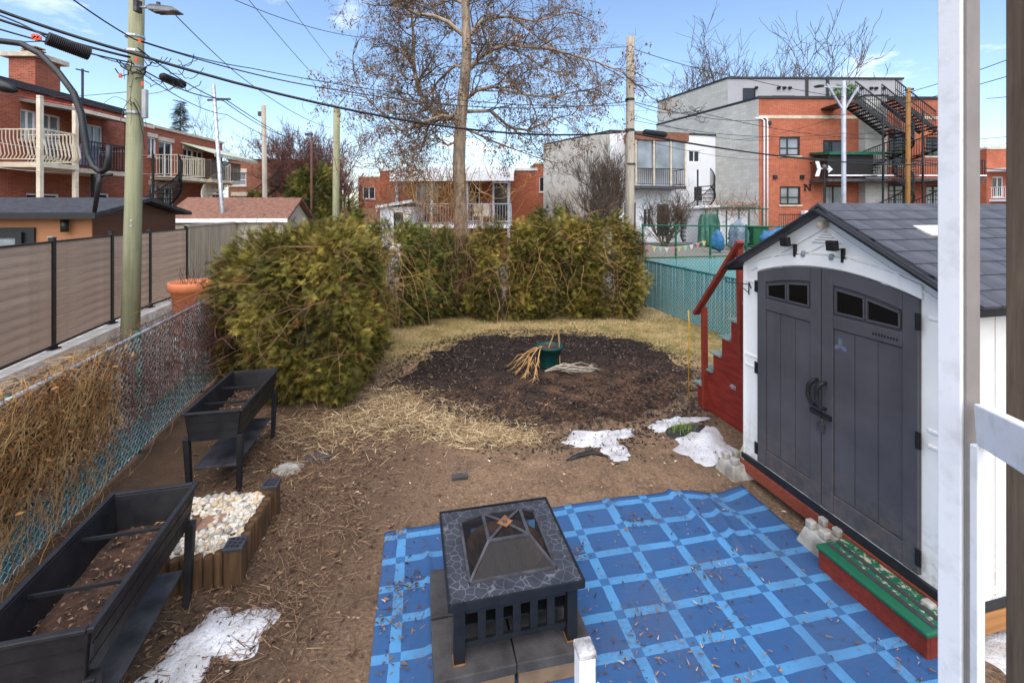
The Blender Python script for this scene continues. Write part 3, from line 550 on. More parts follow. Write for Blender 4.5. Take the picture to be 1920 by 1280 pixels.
# ---------------------------------------------------------------- pebble bed with log edging
A, B, Cc, D_ = Vector((-1.97, 3.24)), Vector((-2.09, 3.95)), Vector((-2.85, 3.86)), Vector((-2.7, 3.07))
pb = empty('pebble_bed', (0, 0, 0), 0, 'bed of white pebbles edged with upright half logs beside the near planter', 'garden bed')
def logs(a, b, n):
    for i in range(n):
        p = a.lerp(b, (i+.5)/n); r = (b-a).length/n*.53; h = .23+RND.uniform(-.02, .012); m = MB(); m.lathe([(r*1.02, -.03), (r, h*.5), (r*.97, h-.01), (r*.85, h), (0, h+.004)], (p.x, p.y, 0), 10); m.build('edging_log', log_wood, pb, True)
logs(D_, A, 11); logs(A, B, 10)
for p in (A, B):
    m = MB(); m.box((p.x, p.y, .13), (.115, .115, .26), Matrix.Rotation(rad(12), 3, 'Z')); m.build('corner_post', log_wood, pb, False, .006)
    m = MB(); m.box((p.x, p.y, .268), (.13, .13, .022), Matrix.Rotation(rad(12), 3, 'Z')); cp = m.build('post_cap', simple('cap_plastic', lin(60, 62, 68), None, 9, .5) if 'cap_plastic' not in bpy.data.materials else bpy.data.materials['cap_plastic'], pb, False, .005)
    m = MB()
    for i in (-1, 0, 1):
        for j in (-1, 0, 1): m.box((p.x+i*.034, p.y+j*.034, .2795), (.02, .02, .003), Matrix.Rotation(rad(12)+.78, 3, 'Z'))
    m.build('cap_pattern', black_metal, cp)
m = MB(); m.prism([(A.x, A.y, 0), (B.x, B.y, 0), (Cc.x, Cc.y, 0), (D_.x, D_.y, 0)], (0, 0, .17)); m.build('bed_fill', simple('bed_soil', lin(110, 84, 64), lin(72, 54, 42), 9, .95, .8, 30, bd=.02), pb)
pms = [simple('pebble_'+n, lin(*c), lin(*c2), 9, .7, .2, 60) for n, c, c2 in (('white', (212, 206, 194), (176, 168, 154)), ('cream', (206, 190, 158), (166, 146, 116)), ('grey', (160, 158, 154), (126, 124, 120)))]
pmesh = []
for k in range(3):
    bm = bmesh.new(); bmesh.ops.create_icosphere(bm, subdivisions=1, radius=1)
    for v in bm.verts: v.co = Vector((v.co.x*1.25, v.co.y*.9, v.co.z*.62))*(1+RND.uniform(-.1, .1))
    me = bpy.data.meshes.new('pebble'); bm.to_mesh(me); bm.free(); me.materials.append(pms[k]); me.polygons.foreach_set('use_smooth', [True]*len(me.polygons)); pmesh.append(me)
allp = []
for i in range(2200):
    u, v = RND.random(), RND.random(); p = A.lerp(B, v).lerp(D_.lerp(Cc, v), u*.96+.03)
    bare = math.exp(-((u-.62)/.28)**2-((v-.55)/.26)**2)
    if RND.random() < bare*1.15: continue
    allp.append((p, RND.uniform(.014, .03)))
allp.sort(key=lambda q: -q[1])
for i, (p, s_) in enumerate(allp[:290]):
    o = bpy.data.objects.new('pebble', pmesh[RND.choice((0, 0, 1, 1, 2))]); COL.objects.link(o); o.parent = pb; o.location = (p.x, p.y, .178+RND.uniform(0, .03)); o.scale = (s_,)*3; o.rotation_euler = (RND.uniform(-.5, .5), RND.uniform(-.5, .5), RND.uniform(0, 6.28))
bm = bmesh.new(); bmesh.ops.create_icosphere(bm, subdivisions=1, radius=1); tv = np.array([v.co[:] for v in bm.verts])*[1.25, .9, .62]; tf = [tuple(v.index for v in f.verts) for f in bm.faces]; bm.free()
rest = allp[290:]; n = len(rest); q = np.array([(p.x, p.y, .172+RND.uniform(0, .02)) for p, _ in rest]); a = NPR.uniform(0, 6.28, n)
v, f, t = scatter(tv, tf, q, rot_from(np.stack([np.cos(a), np.sin(a), NPR.uniform(-.4, .4, n)], 1), NPR.uniform(-.5, .5, n)), np.array([s for _, s in rest]), NPR.uniform(0, 1, n))
o = np_mesh('small_pebbles', v, f, tint_mat('mixed_pebbles', [(0, lin(146, 140, 132)), (.4, lin(200, 190, 172)), (1, lin(222, 216, 206))]), pb, True, t); o['kind'] = 'stuff'
m = MB(); m.prism([(-2.42, 3.48, .18), (-2.26, 3.52, .18), (-2.3, 3.68, .18), (-2.46, 3.64, .18)], (0, 0, .018)); m.build('flat_stone', simple('brown_flagstone', lin(150, 116, 98), None, 6, .85, .4), pb, False, .006)
# ---------------------------------------------------------------- chain-link fences
def chain(name, p0, p1, h, w, wire_r, wm_, label, posts, slat_h, slat_mats, railm, postm, every=1, upper=None):
    d = Vector((p1[0]-p0[0], p1[1]-p0[1])); L = d.length; e = empty(name, (p0[0], p0[1], 0), math.atan2(d.y, d.x), label, 'fence')
    nw = int(L/w); nz = int((h-.05)/w); k = np.arange(nz+1); vs = []; fs = []
    off = np.array([(1, 0), (-.5, .866), (-.5, -.866)])*wire_r
    for i in range(nw):
        x = i*w+((k+i) % 2)*w; y = np.where((k+i) % 2 == 0, .004, -.004); z = .04+k*w
        c = np.stack([x, y, z], 1)[:, None, :]+np.concatenate([off, np.zeros((3, 1))], 1)[None]
        b = i*(nz+1)*3; vs.append(c.reshape(-1, 3)); kk = np.arange(nz)[:, None]*3+b; j = np.arange(3)[None]; j2 = (j+1) % 3
        fs.append(np.stack([kk+j, kk+j2, kk+3+j2, kk+3+j], -1).reshape(-1, 4))
    o = np_mesh('wire_mesh', np.concatenate(vs), np.concatenate(fs), wm_, e); o['kind'] = 'stuff'
    MB().tube([(0, 0, h), (L, 0, h)], .02, 8).build('top_rail', railm, e, True)
    for q in posts: MB().tube([(q*L, .035, -.1), (q*L, .035, h+.03)], .028, 10).build('post', postm, e, True)
    ns = int(L/.062); base = None
    for i in range(ns):
        x = (i+.5)*.062; hh = slat_h(x/L, i)
        if hh <= .08: continue
        sm_ = slat_mats[i % len(slat_mats)]
        if base is None: base = {}
        if sm_ not in base:
            me = bpy.data.meshes.new('slat'); mbx = MB().bp((-.027, .008, 0), (.027, .012, 1)); me.from_pydata(mbx.v, [], mbx.f); me.update(); _uv(me); me.materials.append(sm_); base[sm_] = me
        so_ = bpy.data.objects.new('slat', base[sm_]); COL.objects.link(so_); so_.parent = e; so_.location = (x, RND.uniform(-.002, .003), .03); so_.scale = (1, 1, hh); so_.rotation_euler = (0, RND.uniform(-.012, .012), RND.uniform(-.12, .12))
        if upper:
            h2 = h-.06-hh-RND.uniform(0, .04)
            if h2 > .05:
                if 'up' not in base:
                    me = bpy.data.meshes.new('upper_slat'); mbx = MB().bp((-.024, .012, 0), (.024, .015, 1)); me.from_pydata(mbx.v, [], mbx.f); me.update(); _uv(me); me.materials.append(upper); base['up'] = me
                if RND.random() < .9:
                    u_ = bpy.data.objects.new('upper_slat', base['up']); COL.objects.link(u_); u_.parent = e; u_.location = (x, .004, .04+hh); u_.scale = (1, 1, h2); u_.rotation_euler = (0, RND.uniform(-.02, .02), RND.uniform(-.2, .2))
    return e
LF0, LF1 = (-3.10, 1.55), (-4.9, 8.1)
lfence = chain('chain_link_fence', LF0, LF1, 1.3, .042, .0046, wire_m, 'galvanised chain-link fence with teal and faded slats along the left side', (.0, .26, .52, .77, 1.0), lambda t, i: .42+.06*math.sin(t*9)+RND.uniform(-.05, .05), [teal_slat], galv, green_metal, upper=grey_slat)
chain('chain_link_fence', (3.62, 12.4), (4.95, 7.4), 1.25, .045, .0022, wire_m, 'teal slatted chain-link fence running along the right side behind the red stairs', (0, .33, .66, 1), lambda t, i: 1.2, [teal_slat], teal_wire, green_metal)
chain('chain_link_fence', (3.7, 12.55), (8.4, 13.6), 1.3, .05, .0022, wire_m, 'pale teal slatted chain-link fence crossing behind the right corner of the yard', (0, .45, 1), lambda t, i: 1.22, [pale_teal], green_metal, green_metal)
# vines ----------------------------------------------------------------
def vines(name, n, start, mat, r, L, label, seed, drift=(0, 0, -1), curl=1.2, steps=9, box=None, parent=None, sides=3):
    rr = random.Random(seed); m = MB()
    for _ in range(n):
        p = Vector(start(rr)); d = Vector((rr.uniform(-1, 1), rr.uniform(-1, 1), rr.uniform(-1, 1))).normalized(); pts = [p.copy()]; q = L*rr.uniform(.4, 1.2)/steps
        for s_ in range(steps):
            d = (d+Vector((rr.uniform(-1, 1), rr.uniform(-1, 1), rr.uniform(-1, 1)))*curl*.45+Vector(drift)*.12).normalized(); p = p+d*q
            if box: p = Vector(box(p, rr))
            pts.append(p.copy())
        k = rr.uniform(.6, 1.3); m.tube(pts, [r*k*(1-.6*i/steps) for i in range(len(pts))], sides, False)
    o = m.build(name, mat, parent)
    if label: tag(o, label, 'vine')
    return o
fd = (Vector(LF1)-Vector(LF0)); fL = fd.length; fu = fd/fL; fn = Vector((fu.y, -fu.x))   # fn points into the yard
def onf(t, z, off): p = Vector(LF0)+fu*t*fL+fn*off; return (p.x, p.y, z)
def keep(p, rr):
    q = Vector((p.x, p.y))-Vector(LF0); t = q.dot(fu); o_ = q.dot(fn); o2 = min(.16, max(-.1, o_)); p = p+Vector((*(fn*(o2-o_)), 0)); p.z = min(1.42, max(.06, p.z)); return p
vines('dry_vine_tangle', 1300, lambda r: onf(r.uniform(.14, .40), min(1.32, max(.3, r.gauss(.95, .22))), r.uniform(-.02, .13)), vine_tan, .0034, .9, 'thick tangle of pale dry vines over the near end of the left fence', 3, curl=1.6, box=keep)
vines('reddish_vine', 850, lambda r: onf(r.uniform(.4, 1.0), r.uniform(.55, 1.33), r.uniform(-.04, .08)), vine_red, .0033, .9, 'reddish bare vine stems trailing over the far half of the left fence', 4, curl=1.3, box=keep)
vines('bare_vine', 60, lambda r: onf(r.uniform(.1, 1.0), r.uniform(.1, .9), r.uniform(.02, .1)), vine_m, .004, 1.1, 'loose brown vine stems hanging low on the left fence', 5, curl=1.2, box=keep)
r_ = np.random.default_rng(9); n = 2300; t_ = np.clip(r_.normal(.27, .075, n), .12, .45); z_ = np.clip(r_.normal(.92, .2, n), .3, 1.3); of = r_.uniform(.0, .17, n)
pp = np.array([onf(a, b, c) for a, b, c in zip(t_, z_, of)]); fw = r_.normal(size=(n, 3))
v, f, t = scatter(lf, [(0, 1, 2), (0, 2, 3)], pp, rot_from(fw, r_.uniform(0, 6, n)), r_.uniform(.025, .06, n), r_.uniform(.0, 1, n))
o = np_mesh('dead_vine_leaves', v, f, tint_mat('rusty_leaves', [(0, lin(84, 56, 30)), (.5, lin(134, 92, 52)), (1, lin(176, 136, 88))]), tint=t); tag(o, 'rusty dead leaves caught in the vine tangle on the left fence', 'leaves', kind='stuff')
m = MB(); pts = [Vector(onf(.52+.4*q, .40+.25*q+.04*math.sin(20*q), .03)) for q in np.linspace(0, 1, 26)]
for p in pts:
    for j in range(26): d = Vector((RND.gauss(0, 1), RND.gauss(0, 1), RND.gauss(0, 1))).normalized()*RND.uniform(.03, .07); c = p+Vector((RND.gauss(0, .03), RND.gauss(0, .03), RND.gauss(0, .03))); s2 = d.orthogonal().normalized()*.004; m.quad(c, c+s2, c+d)
tag(m.build('tinsel_garland', green_metal), 'frayed dark green garland strung along the left fence above the teal slats', 'garland')
# ---------------------------------------------------------------- neighbour's wall, composite fence, pot
FP = [Vector((-6.9, 5.3)), Vector((-7.58, 7.5)), Vector((-8.11, 9.2)), Vector((-8.53, 10.7)), Vector((-8.88, 12.4))]; WZ = .34
rw = empty('retaining_wall', (0, 0, 0), 0, 'low grey concrete block wall carrying the composite fence at left', 'wall'); bl = 0
dw = (FP[-1]-FP[0]); wL = dw.length+3.0; wu = dw.normalized(); wnn = Vector((wu.y, -wu.x)); w0 = FP[0]-wu*2.2
bmesh_base = {}
for row, (z0_, z1_, out) in enumerate(((-.25, .13, .12), (.135, .335, .15))):
    ln = .62 if row else .5; i = 0; x = -.3*row
    while x < wL:
        c = w0+wu*(x+ln/2)+wnn*(out-.17)
        me = bmesh_base.get(row)
        if me is None:
            mm = MB().bp((-ln/2+.004, -.17, z0_), (ln/2-.004, .17, z1_)); me = bpy.data.meshes.new('block'); me.from_pydata(mm.v, [], mm.f); me.update(); _uv(me); me.materials.append(conc_wall); bmesh_base[row] = me
        o = bpy.data.objects.new('block', me); COL.objects.link(o); o.parent = rw; o.location = (c.x, c.y, RND.uniform(-.004, .004)); o.rotation_euler[2] = math.atan2(wu.y, wu.x)+RND.uniform(-.006, .006)
        bv = o.modifiers.new('bevel', 'BEVEL'); bv.width = .008; bv.segments = 2
        x += ln
cf = empty('composite_fence', (0, 0, 0), 0, 'brown composite board fence with black posts on the low concrete wall', 'fence')
for i, p in enumerate(FP):
    m = MB(); m.box((p.x, p.y, WZ+.92), (.075, .075, 1.84), Matrix.Rotation(math.atan2(wu.y, wu.x), 3, 'Z')); po = m.build('post', black_metal, cf, False, .004)
    m = MB(); m.box((p.x, p.y, WZ+.012), (.16, .16, .024)); m.box((p.x, p.y, WZ+.05), (.1, .1, .05)); m.build('base_plate', black_metal, po, False, .004)
    m = MB(); m.box((p.x, p.y, WZ+1.85), (.09, .09, .02)); m.build('cap', simple('pale_cap', lin(150, 150, 152), None, 8, .4) if i == 1 else black_metal, po, False, .004)
    if i == len(FP)-1: break
    q = FP[i+1]; u_ = (q-p).normalized(); a, b = p+u_*.04, q-u_*.04; nb = 11; z = WZ+.07; bh = (1.76-.07)/nb
    m = MB(); m.bar((a.x, a.y, WZ+.05), (b.x, b.y, WZ+.05), .05, .03); m.build('frame_rail', black_metal, cf); m = MB(); m.bar((a.x, a.y, WZ+1.77), (b.x, b.y, WZ+1.77), .05, .03); m.build('frame_rail', black_metal, cf)
    for j in range(nb):
        zc = z+bh*(j+.5); L_ = (b-a).length; m = MB().bp((-L_/2, -.012, -bh/2+.002), (L_/2, .012, bh/2-.002)); o = m.build('board', comp_board, cf, False, .003, 1); c = (a+b)/2
        o.location = (c.x, c.y, zc); o.rotation_euler[2] = math.atan2(u_.y, u_.x)
e = empty('panel_fence', (0, 0, 0), 0, 'long grey-beige ribbed panel fence continuing past the composite fence', 'fence'); a = FP[-1]; b = Vector((-11.9, 27.5)); nP = 9
for i in range(nP):
    p, q = a.lerp(b, i/nP), a.lerp(b, (i+1)/nP); L_ = (q-p).length; m = MB().bp((0, -.03, -.1), (L_-.02, .03, 2.1))
    for j in range(int(L_/.12)): m.bp((.04+j*.12, -.055, .0), (.1+j*.12, -.031, 2.08))
    o = m.build('panel', ribbed_grey, e); o.location = (p.x, p.y, .05); o.rotation_euler[2] = math.atan2((q-p).y, (q-p).x)
    o = MB().bp((-.02, -.06, 2.11), (L_, .06, 2.17)).build('coping', ribbed_grey, e); o.location = (p.x, p.y, .05); o.rotation_euler[2] = math.atan2((q-p).y, (q-p).x)
pp_ = P(355, 600, 8.3); pot = empty('flower_pot', (pp_.x+.08, pp_.y, .12), 0, 'large terracotta pot with dead stems by the composite fence', 'pot')
m = MB(); m.lathe([(.24, .25), (.27, .3), (.34, 1.05), (.385, 1.06), (.395, 1.2), (.385, 1.215), (.35, 1.21), (.335, 1.1), (0, 1.09)], sides=36); m.build('pot_body', terracotta, pot, True); MB().bp((-.22, -.22, -.14), (.22, .22, .25)).build('plinth', conc_wall, pot)
m = MB(); m.lathe([(.335, 1.1), (0, 1.105)], sides=24); m.build('soil_surface', bpy.data.materials['dark_potting_soil'], pot)
vines('dead_stems', 46, lambda r: (r.gauss(0, .1), r.gauss(0, .1), 1.1), twig_m, .005, .55, None, 8, (0, 0, 4), .5, 7, None, pot)
# ---------------------------------------------------------------- big cedars and hedge
spr = []; sf = []
def leaflet(a, b, w):
    a = Vector(a); b = Vector(b); s_ = (b-a).cross(Vector((0, 0, 1))).normalized()*w; i = len(spr); spr.extend([a-s_*.6, a+s_*.6, b]); sf.append((i, i+1, i+2))
leaflet((0, 0, 0), (0, 1.0, -.14), .07)
for k, y in enumerate((.12, .3, .46, .62, .78)):
    for s_ in (-1, 1): leaflet((0, y, 0), (s_*.42*(1-y*.45), y+.34, -.10+.05*s_*(k % 2)), .06)
SPR = np.array([p[:] for p in spr])
def crown_pts(n, rx, ry, h, seed, z0=.05, box=.35):
    r_ = np.random.default_rng(seed); th = r_.uniform(0, 2*math.pi, n); zq = r_.uniform(0, 1, n)
    prof = np.where(zq < .12, .8+zq/.12*.2, np.where(zq > .72, np.sqrt(np.clip(1-((zq-.72)/.3)**2, .02, 1)), 1.0))
    lump = 1+.16*np.sin(3*th+5*zq+seed)*np.cos(7*zq+seed*2)+.11*np.sin(6*th+seed-9*zq)+.08*np.sin(11*th+17*zq)
    rr = np.where(r_.random(n) < .66, r_.uniform(.84, 1.06, n), np.sqrt(r_.uniform(.2, .8, n)))*lump*prof
    ex = 2/(2+box*4); cx = np.sign(np.cos(th))*np.abs(np.cos(th))**ex; cy = np.sign(np.sin(th))*np.abs(np.sin(th))**ex
    topn = r_.normal(0, .04, n)+.06*np.sin(5*th+seed)
    p = np.stack([cx*rr*rx, cy*rr*ry, z0+zq*h*(1+topn*zq)], 1); nrm = np.stack([np.cos(th), np.sin(th), .25+1.2*(zq > .8)*(zq-.8)*4], 1)
    return p, nrm, r_
def cedar(loc, rx, ry, h, n, label, seed, mat=cedar_m, L=.2, group='cedars of the overgrown hedge', name='cedar_tree', z0=.05):
    e = empty(name, loc, 0, label, 'cedar', group); p, nr, r_ = crown_pts(n, rx, ry, h, seed, z0)
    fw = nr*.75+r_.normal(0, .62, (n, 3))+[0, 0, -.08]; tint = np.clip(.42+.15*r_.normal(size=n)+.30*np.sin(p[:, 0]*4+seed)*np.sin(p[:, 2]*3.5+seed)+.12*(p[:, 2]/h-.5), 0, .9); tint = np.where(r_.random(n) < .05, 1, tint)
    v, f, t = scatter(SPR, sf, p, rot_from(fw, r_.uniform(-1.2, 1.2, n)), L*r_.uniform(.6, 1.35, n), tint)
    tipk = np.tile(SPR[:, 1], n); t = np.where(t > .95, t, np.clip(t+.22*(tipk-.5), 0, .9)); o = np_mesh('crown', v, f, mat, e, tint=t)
    m = MB(); rr = random.Random(seed)
    for k in range(max(2, int(rx*ry*5))):
        x, y = rr.uniform(-.6, .6)*rx, rr.uniform(-.5, .5)*ry; m.tube([(x*.7, y*.7, -.05), (x, y, h*.45), (x*1.25, y*1.2, h*.86)], [.045, .03, .008], 5)
        for j in range(7):
            a = rr.uniform(0, 6.28); z = rr.uniform(.15, .85)*h; q = rr.uniform(.4, .8); m.tube([(x, y, z), (x+math.cos(a)*rx*q*.6, y+math.sin(a)*ry*q*.6, z+.12)], [.012, .004], 3, False)
    m.build('trunk', twig_m, e); return e
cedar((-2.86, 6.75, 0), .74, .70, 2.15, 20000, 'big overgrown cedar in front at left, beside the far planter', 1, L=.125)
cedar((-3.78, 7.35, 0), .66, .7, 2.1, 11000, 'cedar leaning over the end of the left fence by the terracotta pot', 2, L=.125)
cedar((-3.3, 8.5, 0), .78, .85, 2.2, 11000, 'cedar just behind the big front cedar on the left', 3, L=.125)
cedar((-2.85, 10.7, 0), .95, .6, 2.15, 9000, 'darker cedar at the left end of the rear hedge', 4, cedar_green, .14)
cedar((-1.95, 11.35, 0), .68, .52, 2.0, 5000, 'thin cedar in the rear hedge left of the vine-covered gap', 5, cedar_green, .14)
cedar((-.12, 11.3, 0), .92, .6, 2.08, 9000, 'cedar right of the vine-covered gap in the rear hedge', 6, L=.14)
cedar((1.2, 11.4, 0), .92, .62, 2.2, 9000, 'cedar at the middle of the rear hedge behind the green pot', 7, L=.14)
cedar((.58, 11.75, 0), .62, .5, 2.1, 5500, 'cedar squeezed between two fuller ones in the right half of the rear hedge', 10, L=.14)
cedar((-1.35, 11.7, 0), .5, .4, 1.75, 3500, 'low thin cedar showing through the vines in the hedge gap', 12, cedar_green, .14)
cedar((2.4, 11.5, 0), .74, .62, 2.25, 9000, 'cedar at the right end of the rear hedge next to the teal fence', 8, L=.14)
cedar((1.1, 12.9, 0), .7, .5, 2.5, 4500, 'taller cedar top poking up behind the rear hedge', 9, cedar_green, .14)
def hz(x0, x1, y0, y1, z0, z1): return lambda r: (r.uniform(x0, x1), r.uniform(y0, y1), r.uniform(z0, z1))
vines('gap_vine', 260, hz(-1.75, -.85, 10.95, 11.5, .05, 1.4), vine_m, .008, 1.7, 'upright bare vine stems filling the gap in the rear hedge', 14, (0, 0, 3.2), .7, 9)
vines('hedge_vine', 120, hz(-.8, 2.9, 10.5, 10.85, .7, 2.35), vine_tan, .0045, 1.5, 'pale dry vines trailing over the right part of the rear hedge', 15, (0, -.3, -1), 1.1, 9)
vines('cedar_vine', 90, hz(-3.4, -2.1, 5.9, 6.4, .7, 2.2), vine_m, .0032, 1.2, 'bare vine strands hanging over the big front cedar', 16, (.2, -.4, -1.2), 1.1, 9)
vines('side_vine', 120, hz(-2.7, -2.0, 6.8, 9.5, .8, 2.2), vine_tan, .0038, 1.5, 'pale vine strands hanging down the right flank of the left cedars', 17, (.5, -.2, -1.6), .9, 9)
vines('fence_end_vine', 130, hz(-4.6, -3.5, 6.3, 7.2, .3, 1.4), vine_red, .0045, 1.0, 'reddish vine stems spilling from the fence end into the cedar', 18, (.5, -.3, -.7), 1.1, 9)
# ---------------------------------------------------------------- green pot with dead palm fronds
gp = G(1030, 688); e = empty('plant_pot', (gp.x, gp.y, .02), 0, 'dark green plastic pot standing in the middle of the mulch bed', 'pot')
m = MB(); m.lathe([(.15, 0), (.2, .3), (.222, .3), (.228, .345), (.205, .35), (.195, .3), (0, .29)], sides=32); m.build('pot_body', green_pot_m, e, True); m = MB(); m.lathe([(.197, .305), (0, .31)], sides=24); m.build('soil_surface', bpy.data.materials['dark_potting_soil'], e)
def fronds(name, base, ends, mat, label, leaf=.16):
    m = MB(); rr = random.Random(len(ends))
    for en in ends:
        a, b = Vector(base), Vector(en); pts = [a.lerp(b, q)+Vector((0, 0, .12*math.sin(math.pi*q)*rr.uniform(.2, 1))) for q in (0, .25, .5, .75, 1)]; m.tube(pts, [.011, .01, .008, .006, .003], 4, False)
        for j in range(22):
            q = rr.uniform(.35, 1); c = a.lerp(b, q); d = ((b-a).normalized()+Vector((rr.gauss(0, .35), rr.gauss(0, .35), rr.gauss(-.1, .12)))).normalized()*leaf*rr.uniform(.5, 1.3); s_ = d.cross(Vector((0, 0, 1))).normalized()*.006; c.z = max(c.z, .05); t = c+d; t.z = max(.045, t.z); m.quad(c-s_, c+s_, t)
    tag(m.build(name, mat), label, 'palm frond')
bx, by = gp.x, gp.y
fronds('dead_palm', (bx-.13, by-.05, .36), [(bx-.62, by-.25, .06), (bx-.55, by-.4, .06), (bx-.45, by-.6, .05), (bx-.3, by-.75, .05), (bx-.66, by-.08, .08)], simple('tan_frond', lin(186, 148, 96), lin(150, 112, 66), 6, .8, 0), 'broken tan palm stalks hanging from the green pot to the ground')
fronds('dead_palm_leaf', (bx-.1, by-.36, .06), [(bx+.75, by-.25, .07), (bx+.7, by-.16, .07), (bx+.62, by-.36, .06), (bx+.5, by-.2, .06)], simple('grey_frond', lin(186, 178, 160), lin(150, 138, 118), 6, .8, 0), 'grey dry palm leaf lying on the mulch right of the green pot', .2)
m = MB(); top = Vector((bx+.13, by+.02, .76))
for q in ((bx-.02, by, .3), (bx+.17, by-.08, .05), (bx+.19, by+.1, .3)): m.tube([Vector(q), Vector(q).lerp(top, .5)+Vector((.012, 0, 0)), top], [.011, .009, .006], 5)
tag(m.build('stake_tripod', simple('stake_tan', lin(166, 132, 86), None, 5, .8)), 'folded tan stalk forming a peak above the green pot', 'stalk')
# ---------------------------------------------------------------- resin garden shed
SRZ = math.atan2(-.973, .230); SW, SD, SH, SA, SB = 1.82, 2.45, 1.90, 2.41, .22
shed = empty('garden_shed', (2.305, 4.52, SB), SRZ, 'white resin garden shed with charcoal double doors and grey shingle roof', 'shed')
sl = (SA-SH)/(SW/2); arc = lambda x: 1.955-.115*((x-.905)/.69)**2
fw_ = MB(); fw_.prism([(0, 0, 0), (SW, 0, 0), (SW, 0, SH), (SW/2, 0, SA), (0, 0, SH)], (0, .05, 0)); fw_.build('front_wall', white_vinyl, shed)
for nm, x in (('side_wall', SW), ('side_wall', 0)):
    m = MB(); s_ = 1 if x else -1; m.bp((x-s_*.05, .052, 0), (x-s_*.002, SD-.052, SH-.01)); sw = m.build(nm, white_vinyl, shed)
    for j in range(1, 9): q = j*SD/9; m = MB(); m.bp((x-s_*.0, q-.004, .05), (x+s_*.004, q+.004, SH-.06)); m.build('panel_seam', white_vinyl, sw)
    for z in (.06, .95, SH-.1): m = MB(); m.bp((x-s_*.0, .08, z), (x+s_*.006, SD-.08, z+.045)); m.build('panel_rail', white_vinyl, sw, False, .003)
m = MB(); m.prism([(0, SD-.05, 0), (SW, SD-.05, 0), (SW, SD-.05, SH), (SW/2, SD-.05, SA), (0, SD-.05, SH)], (0, .05, 0)); m.build('rear_wall', white_vinyl, shed)
# gable mouldings
def arcband(x0, x1, o0, o1, y0, y1, n=18, cl=None):
    m = MB(); xs_ = [x0+(x1-x0)*i/n for i in range(n+1)]
    for i in range(n):
        a, b = xs_[i], xs_[i+1]; m.prism([(a, y0, arc(a)+o0), (b, y0, arc(b)+o0), (b, y0, arc(b)+o1), (a, y0, arc(a)+o1)], (0, y1-y0, 0))
    return m
arcband(.2, 1.61, .012, .10, -.022, -.001).build('door_arch_trim', white_vinyl, shed); arcband(.12, 1.69, .112, .125, -.012, -.001).build('arch_bead', white_vinyl, shed)
for s_ in (-1, 1):
    c = SW/2; m = MB(); a, b = Vector((c+s_*.02, -.008, SA-.13)), Vector((c+s_*.80, -.008, SA-.13-.78*sl)); m.bar(a, b, .014, .016, up=(0, 1, 0)); m.build('gable_moulding', white_vinyl, shed)
    m = MB(); a, b = Vector((c+s_*.02, -.006, SA-.26)), Vector((c+s_*.48, -.006, SA-.26-.46*sl)); m.bar(a, b, .012, .012, up=(0, 1, 0)); m.build('gable_moulding', white_vinyl, shed)
    x = .1 if s_ < 0 else SW-.1
    for z in (.9, 1.0, 1.72): m = MB(); m.bp((x-.085, -.008, z), (x+.085, -.0005, z+.02)); m.build('corner_moulding', white_vinyl, shed, False, .003)
    x = .012 if s_ < 0 else SW-.012; m = MB(); m.bp((x-.012, -.012, .0), (x+.012, -.0005, SH-.02)); m.build('corner_trim', white_vinyl, shed, False, .004)
m = MB(); m.bp((-.005, -.028, -.03), (SW+.005, .04, .022)); m.build('base_trim', shed_trim, shed)
m = MB(); m.bp((SW-.03, .045, -.03), (SW+.012, SD, .022)); m.build('base_trim', shed_trim, shed)
